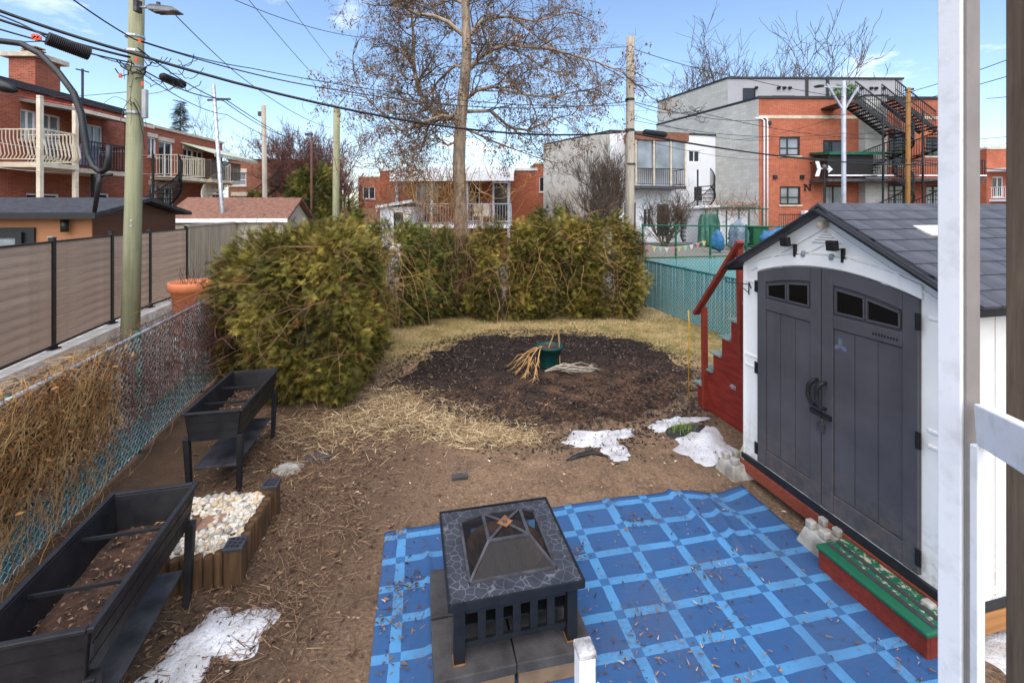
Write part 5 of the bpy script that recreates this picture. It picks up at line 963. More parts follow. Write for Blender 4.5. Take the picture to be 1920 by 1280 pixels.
# ---------------------------------------------------------------- bungalow behind the hedge
hb = empty('brick_bungalow', (P(712, 392, 24).x, 24, 0), rad(-2), 'rust brick bungalow with white porch roof behind the big tree', 'house'); WB = 8.25
ops = [(1.9, 2.4, 1.2, 1.6), (4.0, 2.0, 1.3, 2.2), (5.95, 1.95, .95, 2.15)]; m = MB(); facade(m, WB, 4.65, ops); shell(m, WB, 8, 4.65); m.build('wall', brick_dk, hb); MB().bp((-.05, -.05, 4.655), (WB+.05, 8, 4.78)).build('coping', metal_roof, hb)
window(hb, *ops[0], white_paint, glass_pale, 0, (.5,)); window(hb, *ops[1], white_paint, glass_dark, 0, (.5,)); window(hb, *ops[2], white_paint, glass_black, 0, (), (), None, .1, 'door')
m = MB(); m.prism([(1.25, -.002, 4.75), (1.25, -2.3, 4.3), (1.25, -2.3, 4.36), (1.25, -.002, 4.85)], (5.9, 0, 0)); pr = m.build('porch_roof', metal_roof, hb); MB().bp((1.25, -2.36, 3.98), (7.15, -2.302, 4.36)).build('fascia', white_paint, pr); MB().bp((1.25, -2.3, 3.98), (1.3, -.01, 4.3)).build('fascia', white_paint, pr)
for j in range(14): MB().prism([(1.4+j*.42, -.01, 4.855), (1.4+j*.42, -2.3, 4.365), (1.4+j*.42, -2.3, 4.39), (1.4+j*.42, -.01, 4.88)], (.03, 0, 0)).build('roof_seam', metal_roof, pr)
balcony(hb, 1.4, 7.0, 1.9, 2.1, alu, white_paint, 1.0, .13, False, (1.5, 3.2, 4.9, 6.9), 2.1)
for (x, y) in ((5.3, -1.2), (5.75, -1.3)):
    cq = MB(); cq.bp((x-.2, y-.2, 2.3), (x+.2, y+.2, 2.36)); cq.bp((x-.2, y+.16, 2.36), (x+.2, y+.2, 2.9)); cq.bp((x-.2, y-.2, 1.9), (x-.16, y-.16, 2.3)); cq.bp((x+.16, y-.2, 1.9), (x+.2, y-.16, 2.3)); o = cq.build('porch_chair', cream_paint); o.location = hb.location; o.rotation_euler = hb.rotation_euler; tag(o, 'cream porch chair by the bungalow door' if x < 5.5 else 'second cream porch chair, nearer the bungalow door', 'chair')
e = empty('entrance_annex', (P(713, 392, 21.2).x, 21.2, 0), rad(-2), 'small white entrance annex with door in front of the bungalow', 'annex'); ops = [(.45, .9, .78, 1.75)]; m = MB(); facade(m, 1.45, 2.75, ops); shell(m, 1.45, 2.5, 2.75); m.build('wall', white_clap, e); window(e, .45, .9, .78, 1.75, white_paint, glass_dark, 0, (), (.42,), None, .16, 'door')
m = MB(); m.prism([(-.15, -.25, 2.68), (1.55, -.25, 2.95), (1.55, -.25, 3.08), (-.15, -.25, 2.81)], (0, 2.7, 0)); m.build('roof', metal_roof, e); m = MB(); m.lathe([(0, 0), (.16, .01), (.16, .02)], sides=16); o = m.build('wreath', blue_tarp, e); o.rotation_euler = (rad(90), 0, 0); o.location = (.84, .08, 2.05)
# far brick houses
for k, (px0, px1, y0, d, mt, lb, wins) in enumerate(((1004, 1066, 308, 36, brick_orange, 'far two-storey orange brick house right of the bungalow', [(.3, 4.0, .8, 1.2), (1.5, 4.0, .9, 1.1)]), (672, 716, 333, 42, brick_red, 'far small red brick building left of the bungalow', [(.4, 3.6, 1.1, 1.1)]), (1850, 1985, 280, 36, brick_orange, 'orange brick house with white spiral stair at far right', [(.5, 3.6, .9, 1.6), (2.4, 3.6, .9, 1.6)]))):
    e = empty('brick_house', (P(px0, 392, d).x, d, 0), rad(3), lb, 'house'); w = (px1-px0)/F*d; h = EYE+(HZ-y0)/F*d; m = MB(); facade(m, w, h, wins); shell(m, w, 8, h); m.build('wall', mt, e); MB().bp((-.05, -.06, h), (w+.05, 8, h+.15)).build('coping', stone_trim, e)
    for q in wins: window(e, *q, white_paint, glass_dark, 0, (.5,), (), stone_trim)
    if k == 2: balcony(e, .2, 3.5, 3.4, 1.3, white_paint, white_paint, .95, .14); MB().bp((0, -1.4, 5.6), (4.2, -.002, 5.8)).build('canopy', white_paint, e); helix(e, (.2, -2.0), .9, .5, 3.4, 3.0, -.6, white_paint, 12, .8)
# ---------------------------------------------------------------- white clapboard building with spiral stair
wb = empty('white_building', (5.9, 27.4, 0), rad(13), 'white clapboard building with enclosed balcony and black spiral stair', 'building'); ops = [(5.35, 5.6, .8, .75), (5.7, 3.1, .7, 1.0), (.9, .9, .9, 2.2), (2.2, 1.5, .6, 1.2), (3.1, .9, .95, 2.1)]
m = MB(); facade(m, 7.6, 7.3, ops); m.quad((7.6, 0, 0), (7.6, 9, 0), (7.6, 9, 7.3), (7.6, 0, 7.3)); m.build('wall', white_clap, wb); m = MB(); m.quad((0, 0, 0), (0, 0, 7.3), (-2.2, 6.5, 7.3), (-2.2, 6.5, 0)); m.build('side_wall', simple('grey_stucco', lin(190, 186, 176), lin(168, 164, 154), 2, .9, .3), wb)
MB().bp((-.05, -.06, 7.3), (7.65, .25, 7.42)).build('coping', roof_dark, wb); m = MB(); m.prism([(0, .0, 7.3), (.2, .1, 7.3), (-2.0, 6.6, 7.3), (-2.2, 6.5, 7.3)], (0, 0, .12)); m.build('coping', roof_dark, wb); MB().prism([(0, .2, 7.28), (7.6, .2, 7.28), (7.6, 9, 7.28), (-2.2, 6.5, 7.28)], (0, 0, .02)).build('roof', roof_dark, wb)
for q in ops: window(wb, *q, white_paint, glass_dark, 0, (.5,) if q[2] < .9 else (), ())
enc = MB(); enc.bp((.9, -1.5, 6.65), (4.35, -.002, 7.15)); enc = enc.build('balcony_roof', simple('brown_fascia', lin(126, 84, 66), None, 5, .7), wb)
b_ = balcony(wb, .9, 4.2, 4.0, 1.45, black_metal, dark_metal, 1.0, .12)
for x in (.95, 2.1, 3.2, 4.15): MB().bp((x-.05, -1.45, 4.0), (x+.05, -1.35, 6.65)).build('post', stone_trim, b_)
for i, x in enumerate((1.0, 2.15, 3.25)): MB().bp((x+.05, -1.42, 5.0), (x+.95, -1.40, 6.6)).build('screen_panel', glass_pale, b_)
helix(wb, (5.0, -1.4), .95, .6, 4.0, 3.3, -1.4, black_metal, 15, .85)
# ---------------------------------------------------------------- three-storey brick building
gb = empty('brick_apartment', (14.1, 26, 0), rad(1.0), 'three-storey orange brick apartment building with black fire-escape stairs', 'building')
def gx_(px): return (px-1423)/F*26*1.0
gz_ = lambda y: EYE+(HZ-y)/F*26
ops = [(gx_(1462), gz_(292), 1.2, 1.08), (gx_(1545), gz_(292), 1.35, .9), (gx_(1463), gz_(384), 1.2, 1.05), (gx_(1549), gz_(400), 1.2, 1.6), (gx_(1670), gz_(310), 1.0, 1.9), (gx_(1741), gz_(292), 1.2, 1.1), (gx_(1741), gz_(390), 1.2, 1.3), (gx_(1670), gz_(400), 1.0, 1.7)]
m = MB(); facade(m, 11.6, 8.95, ops, .14); m.quad((11.6, 0, 0), (11.6, 20, 0), (11.6, 20, 8.95), (11.6, 0, 8.95)); m.build('wall', brick_orange, gb)
m = MB(); m.quad((-.0, 0, 0), (-.0, 0, 8.95), (-3.0, 8.6, 8.95), (-3.0, 8.6, 0)); m.build('side_wall', block_grey, gb); MB().bp((-.05, -.08, 8.955), (11.65, .3, 9.1)).build('coping', black_metal, gb); MB().prism([(-.02, .0, 8.96), (.2, .3, 8.96), (-2.8, 8.7, 8.96), (-3.0, 8.6, 8.96)], (0, 0, .14)).build('coping', black_metal, gb); MB().prism([(0, .3, 8.9), (11.6, .3, 8.9), (11.6, 20, 8.9), (-3, 8.6, 8.9)], (0, 0, .03)).build('roof', roof_dark, gb)
for i, q in enumerate(ops): window(gb, *q, black_metal, glass_dark if i in (1, 4, 5) else glass_pale, 0, (.42,), (.4,) if i in (0, 2) else (), stone_trim, .09)
MB().bp((.0, -.03, 7.82), (6.0, -.002, 8.0)).build('stone_band', stone_trim, gb); MB().bp((9.3, -.03, 7.8), (11.6, -.002, 7.98)).build('stone_band', stone_trim, gb)
# penthouse
px_, pw_ = -.74, 10.95; m = MB(); m.bp((px_, 2.1, 8.94), (px_+pw_, 9, 10.68)); ph = m.build('penthouse', grey_siding, gb); m = MB(); m.quad((px_-.003, 2.09, 8.97), (px_-.003, 2.09, 10.69), (px_-2.2, 8.5, 10.69), (px_-2.2, 8.5, 8.97)); m.build('penthouse_side', block_grey, gb); MB().bp((px_-.05, 2.02, 10.69), (px_+pw_+.05, 9, 10.8)).build('roof_edge', black_metal, ph); MB().prism([(px_-.05, 2.05, 10.69), (px_+.1, 2.1, 10.69), (px_-2.1, 8.6, 10.69), (px_-2.25, 8.5, 10.69)], (0, 0, .11)).build('roof_edge', black_metal, ph)
for (x, z, w, h) in ((.2, 9.1, .75, 1.0), (2.0, 9.1, 1.4, .55), (6.2, 9.1, 1.2, .7), (9.4, 9.1, .6, .55)): window(ph, x, z, w, h, black_metal, glass_black, 1.98, (), (), None, .05)
for x in (4.1, 5.4): MB().bp((x, 2.03, 9.0), (x+.16, 2.098, 10.85)).build('downpipe', black_metal, ph)
for i, x in enumerate((1.0, 2.4, 2.75, 3.1, 7.6, 8.2, 8.5, 9.0)): MB().tube([(x, 2.098, 10.15), (x, 1.96, 10.1)], .09, 8).build('vent_hood', black_metal, ph)
# stair tower, letter, lamps, pipes, balcony
tw = MB(); tw.bp((5.78, -.5, 0), (7.04, -.002, 9.0)); tw.build('stair_wall', block_grey, gb); MB().bp((5.73, -.55, 9.002), (7.09, .0, 9.08)).build('stair_wall_coping', black_metal, gb)
m = MB(); x, z = gx_(1510), gz_(357)
for (a, b) in (((0, 0), (0, .34)), ((0, .34), (.3, 0)), ((.3, 0), (.3, .34))): m.bar((x+a[0], -.03, z+a[1]), (x+b[0], -.03, z+b[1]), .05, .075, up=(0, 1, 0))
for c in (0, .3):
    for zz_ in (0, .34): m.bp((x+c-.09, -.05, z+zz_-.02), (x+c+.09, -.01, z+zz_+.02))
m.build('letter_n', black_metal, gb)
for (px, py) in ((1453, 332), (1504, 332), (1442, 231)): MB().bp((gx_(px)-.1, -.14, gz_(py)-.11), (gx_(px)+.1, -.002, gz_(py)+.11)).build('wall_lamp', black_metal, gb, False, .02)
for (px, top) in ((1432, 227), (1438.5, 225)): MB().tube([(gx_(px), -.06, .5), (gx_(px), -.06, gz_(top)), (gx_(px)-.15, -.08, gz_(top)+.12), (gx_(px)-.5, -.1, gz_(top)+.14)], .05, 6).build('conduit', white_paint, gb, True)
bq = balcony(gb, gx_(1519), 11.6, gz_(338), 1.5, black_metal, dark_metal, 1.0, .13); MB().bp((gx_(1519), -1.56, gz_(333)-.02), (11.6, -1.505, gz_(333)+.05)).build('edge_strip', white_paint, bq)
m = MB(); m.prism([(gx_(1519), -.002, gz_(290)), (gx_(1519), -1.6, gz_(296)), (gx_(1519), -1.6, gz_(291)), (gx_(1519), -.002, gz_(286))], (3.3, 0, 0)); m.build('balcony_canopy', green_metal, gb); MB().bp((gx_(1520), -1.47, gz_(333)), (gx_(1600), -1.45, gz_(297))).build('privacy_screen', simple('black_screen', lin(36, 34, 34), None, 8, .8), bq)
lz = gz_(338)
helix(gb, (5.6, -1.9), 1.25, lz, 6.1+.6, 2.7, -1.9, black_metal, 16, 1.0); helix(gb, (7.75, -1.9), 1.25, lz, 6.9, 3.3, -1.6, black_metal, 16, 1.0); helix(gb, (5.6, -1.9), 1.25, .6, lz-.2, 2.9, -1.9, black_metal, 15, 1.0); helix(gb, (7.75, -1.9), 1.25, .6, lz-.2, 3.3, -1.8, black_metal, 15, 1.0)
def flight(x0, z0_, x1, z1_, y, label='straight_flight'):
    m = MB(); m.bar((x0, y-.45, z0_), (x1, y-.45, z1_), .05, .22); m.bar((x0, y+.45, z0_), (x1, y+.45, z1_), .05, .22); s = m.build(label, black_metal, gb); n = 12
    for i in range(n): t = (i+.5)/n; MB().bp((x0+(x1-x0)*t-.14, y-.45, z0_+(z1_-z0_)*t-.02), (x0+(x1-x0)*t+.14, y+.45, z0_+(z1_-z0_)*t+.02)).build('tread', black_metal, s)
    for yy in (y-.45, y+.45):
        m = MB(); m.bar((x0, yy, z0_+1), (x1, yy, z1_+1), .05, .05); m.bar((x0, yy, z0_+.5), (x1, yy, z1_+.5), .03, .03)
        for i in range(22): t = i/21; m.bar((x0+(x1-x0)*t, yy, z0_+(z1_-z0_)*t), (x0+(x1-x0)*t, yy, z0_+(z1_-z0_)*t+1), .022, .022, up=(0, 1, 0))
        m.build('railing', black_metal, s)
flight(4.3, 8.5, 6.75, 6.7, -1.2); flight(6.5, 8.6, 8.7, 6.9, -1.2); m = MB(); m.bp((3.6, -1.7, 8.3), (4.35, -.002, 8.42)); m.build('landing', black_metal, gb)
ac = empty('air_conditioner', (14.1+gx_(1500), 25.55, .0), 0, 'white outdoor air-conditioner unit by the brick apartment wall', 'air conditioner'); MB().bp((0, 0, 1.9), (.85, .35, 2.55)).build('casing', white_paint, ac, False, .02); m = MB(); m.lathe([(.26, 0), (.26, .015), (.22, .015), (.0, .012)], sides=20); o = m.build('fan_grille', dark_metal, ac); o.rotation_euler = (rad(90), 0, 0); o.location = (.52, -.002, 2.22); MB().bp((.1, .05, 0), (.16, .3, 1.9)).build('stand', black_metal, ac); MB().bp((.7, .05, 0), (.76, .3, 1.9)).build('stand', black_metal, ac)
o = MB(); 
for (a, b) in (((0, 1.6), (3.2, 1.6)), ((0, .8), (3.2, .8))): o.bar((a[0], 0, a[1]+.8), (b[0], 0, b[1]+.8), .05, .05)
for j in range(27): o.bar((j*.12, 0, 0.6), (j*.12, 0, 2.4), .02, .02, up=(0, 1, 0))
o = o.build('black_railing', black_metal); o.location = (14.1+gx_(1440), 24.9, -.05); tag(o, 'black iron railing in front of the brick apartment ground floor', 'railing')
# ---------------------------------------------------------------- things between hedge and brick building
e = empty('white_shed', (P(1328, 392, 22).x, 22, .9), rad(8), 'small white clapboard shed beneath the dead-vine pergola', 'shed'); MB().bp((0, 0, 0), (2.05, 2, 1.75)).build('wall', white_clap, e); MB().prism([(-.1, -.12, 1.755), (.9, -.12, 1.87), (2.15, -.12, 1.72), (2.15, -.12, 1.79), (.9, -.12, 1.94), (-.1, -.12, 1.82)], (0, 2.3, 0)).build('roof', metal_roof, e); MB().bp((.5, -.04, .05), (1.15, -.005, 1.6)).build('door', white_paint, e, False, .01)
pg = empty('pergola', (P(1345, 392, 20.8).x, 20.8, .9), rad(6), 'green metal pergola covered in dead vines in front of the small white shed', 'pergola')
for x in (0, 1.05, 2.2):
    for y in (0, 1.0): m = MB(); m.tube([(x, y, 0), (x, y, 1.75)], .035, 6); m.build('post', green_metal, pg)
m = MB()
for y in (0, 1.0): m.tube([(-.3, y, 1.75), (1.0, y, 1.84), (2.5, y, 1.75)], .03, 6)
m.build('top_bar', green_metal, pg); vines('pergola_vines', 160, hz(-.4, 2.5, -.1, 1.1, 1.72, 1.9), vine_m, .012, 1.1, None, 31, (0, 0, 0), 1.0, 7, None, pg)
def wheelie(px, d, z, mat, label, w=.55):
    p = P(px, 392, d); e = empty('wheeled_bin', (p.x, d, z), rad(8), label, 'bin'); m = MB(); m.add([(-w*.42, -w*.4, .08), (w*.42, -w*.4, .08), (w*.42, w*.4, .08), (-w*.42, w*.4, .08), (-w/2, -w/2, .95), (w/2, -w/2, .95), (w/2, w/2, .95), (-w/2, w/2, .95)], [(3, 2, 1, 0), (0, 1, 5, 4), (1, 2, 6, 5), (2, 3, 7, 6), (3, 0, 4, 7), (4, 5, 6, 7)]); m.build('body', mat, e, False, .02); MB().bp((-w*.54, -w*.56, .955), (w*.54, w*.54, 1.02)).build('lid', mat, e, False, .02)
    for x in (-w*.36, w*.36): MB().tube([(x-.03, w*.42, .1), (x+.03, w*.42, .1)], .1, 10).build('wheel', black_plastic, e)
bin_g = simple('green_bin_plastic', lin(36, 92, 58), lin(24, 70, 44), 5, .5, .1)
wheelie(1417, 19.8, .9, bin_g, 'green wheeled bin beside the blue bags at right', .72); wheelie(671, 27, 1.35, bin_g, 'small green wheeled bin by the far wooden fence', .6)
def bag(px, py, d, s_, mat, label, seed):
    p = P(px, py, d); bm = bmesh.new(); bmesh.ops.create_icosphere(bm, subdivisions=3, radius=1); rr = random.Random(seed); a = [rr.uniform(0, 6) for _ in range(4)]
    for v in bm.verts: k = 1+.22*math.sin(4*v.co.x+a[0])+.16*math.sin(5*v.co.y+a[1]+3*v.co.z)+.12*math.sin(11*v.co.z+a[2]+9*v.co.x)+.08*math.sin(21*v.co.x+13*v.co.z); v.co.z = max(v.co.z, -.6); v.co = Vector((v.co.x*s_[0], v.co.y*s_[1], v.co.z*s_[2]))*k
    me = bpy.data.meshes.new('tarp_bundle'); bm.to_mesh(me); bm.free(); o = link_mesh('tarp_bundle', me, mat, None, True); o.location = p; tag(o, label, 'tarp')
bag(1345, 456, 18.5, (.3, .25, .42), blue_tarp, 'small bright blue bag by the green fence', 1); bag(1450, 452, 19.5, (.5, .35, .5), blue_tarp, 'blue tarp bundle beside the green bin', 2); bag(1384, 448, 19.6, (.48, .35, .6), simple('clear_plastic', lin(120, 134, 150), lin(84, 96, 112), 6, .35, .3, 20), 'grey-blue plastic covered bundle left of the green bin', 3); tv_, tf_ = [], []
for i in range(13):
    for j in range(48):
        a_ = 2*math.pi*j/48; q_ = i/12; r__ = (.52-.2*q_**3)*(1+(.05+.13*(1-q_))*math.sin(9*a_+2*q_)+.06*math.sin(17*a_+5*q_)) if i < 12 else .05; tv_.append((r__*1.1*math.cos(a_), r__*.6*math.sin(a_), .55*(1-q_)*(.15*math.sin(3*a_)+.1)+1.75*math.sin(q_*1.57)))
for i in range(12):
    for j in range(48): tf_.append((i*48+j, i*48+(j+1) % 48, (i+1)*48+(j+1) % 48, (i+1)*48+j))
o = MB().add(tv_, tf_).build('draped_tarp', green_tarp, None, True); o.scale = (.8, .8, .88); o.location = (P(1330, 392, 21.4).x, 21.4, .9); tag(o, 'green tarp draped over something beside the small white shed', 'tarp')

def openfence(p0, p1, h, label, z=0, n=4):
    d = Vector((p1[0]-p0[0], p1[1]-p0[1])); e = empty('green_fence', (p0[0], p0[1], z), math.atan2(d.y, d.x), label, 'fence'); L = d.length; MB().tube([(0, 0, h), (L, 0, h)], .025, 6).build('top_rail', green_metal, e); MB().tube([(0, 0, h*.5), (L, 0, h*.5)], .015, 6).build('mid_rail', green_metal, e)
    for i in range(n+1): MB().tube([(L*i/n, 0, -.3), (L*i/n, 0, h+.05)], .035, 6).build('post', green_metal, e)
    w = .07; nz = int(h/w); m = MB(); k = 0
    vs = []; fs = []; off = np.array([(1, 0, 0), (-.5, .866, 0), (-.5, -.866, 0)])*.0035; kk0 = np.arange(nz+1)
    for i in range(int(L/w)):
        c = np.stack([i*w+((kk0+i) % 2)*w, np.zeros(nz+1), kk0*w], 1)[:, None]+off[None]; b = i*(nz+1)*3; vs.append(c.reshape(-1, 3)); kk = np.arange(nz)[:, None]*3+b; j = np.arange(3)[None]; fs.append(np.stack([kk+j, kk+(j+1) % 3, kk+3+(j+1) % 3, kk+3+j], -1).reshape(-1, 4))
    o = np_mesh('wire_mesh', np.concatenate(vs), np.concatenate(fs), green_metal, e); o['kind'] = 'stuff'
openfence((P(1205, 0, 15.5).x, 15.5), (P(1470, 0, 14.2).x, 14.2), 1.25, 'open green chain-link fence behind the teal fence at right', .85)
o = MB().bp((0, 0, 0), (5.4, .3, .95)).build('stone_wall', brick_mat('rubble_stone', lin(170, 158, 142), lin(130, 120, 108), lin(110, 100, 92), .4, .18, .03), None, False, .03); o.location = (P(1200, 0, 15.8).x, 15.8, -.05); o.rotation_euler[2] = rad(-10); tag(o, 'low stone wall below the open green fence', 'wall')
bt = empty('bunting', P(1215, 465, 13.6), 0, 'string of pastel bunting flags above the teal fence', 'bunting'); N_ = 9; b0_ = P(1215, 460, 13.6); b1_ = P(1320, 452, 13.6)
m = MB(); m.tube([q-b0_ for q in catenary(b0_, b1_, .12, 12)], .004, 4); m.build('string', white_paint, bt); bt.location = b0_
for i, q in enumerate(catenary(b0_, b1_, .12, N_)): m = MB(); c = q-b0_; m.prism([c+Vector((-.065, 0, 0)), c+Vector((.065, 0, 0)), c+Vector((0, 0, -.16))], (0, .004, 0)); m.build('flag', flag_cols[i % 4], bt)
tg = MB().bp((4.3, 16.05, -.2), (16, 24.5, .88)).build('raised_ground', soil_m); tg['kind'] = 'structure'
# far fence, cars
e = empty('wooden_fence', (P(630, 392, 30).x, 30, 0), 0, 'far brown wooden board fence left of the white annex', 'fence')
for j in range(22): MB().bp((j*.145, 0, 0), (j*.145+.138, .03, 2.7)).build('board', wood_mat('fence_brown', lin(140, 108, 84), lin(108, 82, 64), 2) if j == 0 else bpy.data.materials['fence_brown'], e)
for k, (px, d) in enumerate(((688, 28.5), (650, 29))):
    e = empty('parked_car', (P(px, 392, d).x-.8, d, 0), 0, ('white car' if k == 0 else 'pale car further left')+' mostly hidden behind the hedge near the white annex', 'car'); MB().prism([(0, 0, .3), (3.8, 0, .3), (3.9, 0, .95), (3.0, 0, 1.05), (2.4, 0, 1.6), (.9, 0, 1.62), (.1, 0, 1.1)], (0, 1.6, 0)).build('body', white_paint, e, False, .1)
    for x in (.8, 3.0): MB().tube([(x, -.02, .33), (x, .2, .33)], .33, 14).build('wheel', black_plastic, e)
    MB().prism([(1.0, -.006, 1.12), (2.6, -.006, 1.1), (2.25, -.006, 1.5), (1.1, -.006, 1.52)], (0, .004, 0)).build('side_window', glass_dark, e)
# ---------------------------------------------------------------- trees
class TB:
    def __init__(s): s.v = []; s.f = []; s.n = 0; s.tips = []
    def tube(s, pts, r0, r1, sides):
        p = np.array(pts, float); n = len(p); t = np.gradient(p, axis=0); t /= np.linalg.norm(t, axis=1, keepdims=True)+1e-9
        ref = np.tile([0.31, .94, .12], (n, 1)); a = np.cross(t, ref); a /= np.linalg.norm(a, axis=1, keepdims=True)+1e-9; b = np.cross(t, a)
        r = np.linspace(r0, r1, n)[:, None, None]; th = np.arange(sides)*2*math.pi/sides
        ring = p[:, None]+r*(np.cos(th)[None, :, None]*a[:, None]+np.sin(th)[None, :, None]*b[:, None]); s.v.append(ring.reshape(-1, 3))
        i = np.arange(n-1)[:, None]*sides+s.n; k = np.arange(sides)[None]; k2 = (k+1) % sides
        s.f.append(np.stack([i+k, i+k2, i+sides+k2, i+sides+k], -1).reshape(-1, 4)); s.n += n*sides
    def grow(s, p, d, L, r, lvl, rr, spread=.75, up=.1, droop=0.0, kids=(3, 5), minr=.004, wig=.22):
        n = 5; pts = [np.array(p, float)]; d = np.array(d, float); d /= np.linalg.norm(d); dirs = []
        for i in range(n-1):
            d = d+rr.normal(0, wig, 3)+[0, 0, up-droop*(i/n)]; d /= np.linalg.norm(d); pts.append(pts[-1]+d*L/(n-1)); dirs.append(d.copy())
        s.tube(pts, r, max(minr*.7, r*.45), 6 if r > .05 else (4 if r > .015 else 3)); s.tips.append(pts[-1])
        if lvl <= 0: return
        for _ in range(int(rr.integers(kids[0], kids[1]+1))):
            j = int(rr.integers(1, n)); t = rr.normal(0, 1, 3); b = dirs[min(j, n-2)]; t -= b*t.dot(b); t /= np.linalg.norm(t)+1e-9; nd = b*math.cos(spread)+t*math.sin(spread)
            s.grow(pts[j], nd, L*rr.uniform(.5, .8), max(minr, r*(.6 if j < 3 else .5)), lvl-1, rr, spread, up, droop, kids, minr, wig)
    def build(s, name, mat, parent): return np_mesh(name, np.concatenate(s.v), np.concatenate(s.f), mat, parent, True)
def bare_tree(loc, h, label, seed, spread=.6, lvl=4, r=.14, kids=(3, 4), group='bare winter trees', mat=None, minr=.012, stems=1, up=.12):
    e = empty('bare_tree', loc, 0, label, 'tree', group); rr = np.random.default_rng(seed); t = TB(); t.tube([(0, 0, -.2), (rr.normal(0, .1), 0, h*.15), (rr.normal(0, .2), rr.normal(0, .2), h*.3)], r*1.2, r, 8); t.build('trunk', mat or bark, e); top = t.v[0][-8:].mean(0); c = TB()
    for k in range(3+stems): a = rr.uniform(0, 6.28); c.grow(top*[1, 1, rr.uniform(.6, 1)], (math.cos(a)*.55, math.sin(a)*.55, 1), h*.36, r*.75, lvl, rr, spread, up, 0, kids, minr)
    c.build('crown', mat or twig_m, e); return e
# the large tree behind the hedge: trunk and main limbs laid out, finer limbs grown
TD = 14.5; tb0 = P(862, 392, TD); tree = empty('large_tree', (tb0.x, TD, 0), 0, 'large leafless tree with brown seed clusters behind the hedge', 'tree')
def tp(zx, zy, dy=0.0):
    zx = zx if zx > 350 else 350-(350-zx)*.78
    q = P(680+zx*.3436, zy*.3436, TD); return np.array([q.x-tb0.x, dy, q.z])
rr = np.random.default_rng(5); tk = TB(); tk.tube([np.array([.1, 0, -.2]), tp(535, 1220), tp(525, 900), tp(535, 650), tp(555, 470), tp(568, 300), tp(565, 150), tp(560, 0), tp(575, -220), tp(590, -420)], .23, .10, 12); tk.build('trunk', bark, tree)
LB_ = TB(); SUB = TB()
limbs = [([(520, 640), (450, 640), (400, 612), (330, 560), (250, 440), (215, 300), (205, 150), (190, 50), (170, -60)], .15, 1.5), ([(585, 370), (640, 320), (700, 290), (800, 265), (900, 300), (1000, 310), (1100, 345), (1250, 400), (1370, 460)], .10, -1.2), ([(545, 190), (470, 130), (390, 100), (300, 112), (230, 85), (130, 20), (60, -30)], .10, -.8), ([(590, 190), (640, 110), (700, 70), (790, 50), (960, 70), (1060, 20), (1150, -20)], .09, 1.2),
  ([(575, 530), (620, 505), (720, 500), (800, 540), (900, 575), (1010, 600), (1120, 590)], .085, -2.0), ([(570, 610), (700, 600), (800, 680), (900, 690), (1000, 640), (1080, 600), (1180, 570)], .08, 1.6), ([(548, 370), (500, 340), (440, 362), (380, 392), (330, 440), (270, 480)], .07, 1.8), ([(560, 60), (600, -20), (700, -60), (850, -40), (1000, -60)], .08, -1.0), ([(520, 650), (440, 640), (330, 690), (220, 740), (150, 690), (60, 620), (0, 540)], .08, -1.8), ([(530, 760), (470, 800), (420, 760), (330, 830), (270, 905)], .06, -1.2), ([(555, 700), (620, 720), (720, 760), (830, 790), (960, 830)], .06, 1.4), ([(560, 20), (480, -30), (380, -20), (260, -60)], .08, 1.0),
  ([(250, 440), (180, 400), (110, 330), (60, 250)], .06, 1.6), ([(215, 300), (130, 240), (60, 200), (-30, 190)], .05, 1.9), ([(330, 560), (240, 560), (150, 520), (60, 500)], .06, .8), ([(205, 150), (260, 60), (330, -20)], .05, 1.9), ([(400, 612), (330, 690), (250, 800), (160, 850)], .06, 1.8), ([(900, 300), (960, 380), (1060, 440), (1150, 520)], .045, -1.2), ([(700, 290), (720, 380), (790, 450), (860, 520)], .045, -.9), ([(790, 50), (860, 110), (960, 170), (1080, 230), (1200, 260)], .05, 1.3), ([(565, 230), (640, 220), (740, 180), (860, 200), (1000, 250)], .055, 2.0)]
for pts, r0, dy in limbs:
    n = len(pts); P3 = [tp(x, y, dy*(i/(n-1))**1.1+rr.normal(0, .05)) for i, (x, y) in enumerate(pts)]; LB_.tube(P3, r0*.78, r0*.2, 7)
    for i in range(1, n):
        for rep in range(3):
            q = P3[i-1]+(P3[i]-P3[i-1])*rr.random(); d = (P3[i]-P3[i-1]); d = d/np.linalg.norm(d); t = rr.normal(0, 1, 3); t -= d*t.dot(d); t /= np.linalg.norm(t); nd = d*.75+t*.75; SUB.grow(q, nd, rr.uniform(.7, 1.35), max(.012, r0*(1-.6*i/n)*.34), 3, rr, .7, .02, .06, (2, 4), .0045, .25)
    SUB.grow(P3[-1], P3[-1]-P3[-2], 1.0, max(.014, r0*.3), 3, rr, .6, .0, .05, (3, 4), .0045)
LB_.build('limbs', bark, tree); SUB.build('twigs', twig_m, tree)
tips = np.array(SUB.tips); sel = tips[rr.random(len(tips)) < .22]; n = len(sel)*7; pos = np.repeat(sel, 7, 0)+rr.normal(0, .06, (n, 3))-[0, 0, .06]; fw = rr.normal(0, .6, (n, 3))+[0, 0, -1]
v, f, t = scatter(lf, [(0, 1, 2), (0, 2, 3)], pos, rot_from(fw, rr.uniform(0, 6, n)), rr.uniform(.05, .11, n), rr.uniform(0, 1, n)); o = np_mesh('seed_clusters', v, f, tint_mat('seed_brown', [(0, lin(84, 66, 52)), (.6, lin(126, 98, 74)), (1, lin(164, 132, 100))]), tree, tint=t); o['kind'] = 'stuff'
vines('trunk_vine', 230, lambda r: (tb0.x+r.gauss(-.5, .75), TD+r.uniform(-.8, .3), r.uniform(1.3, 3.6)), vine_tan, .012, 2.0, 'pale dry vines climbing round the lower trunk of the large tree', 41, (0, 0, 1.8), .9, 9)
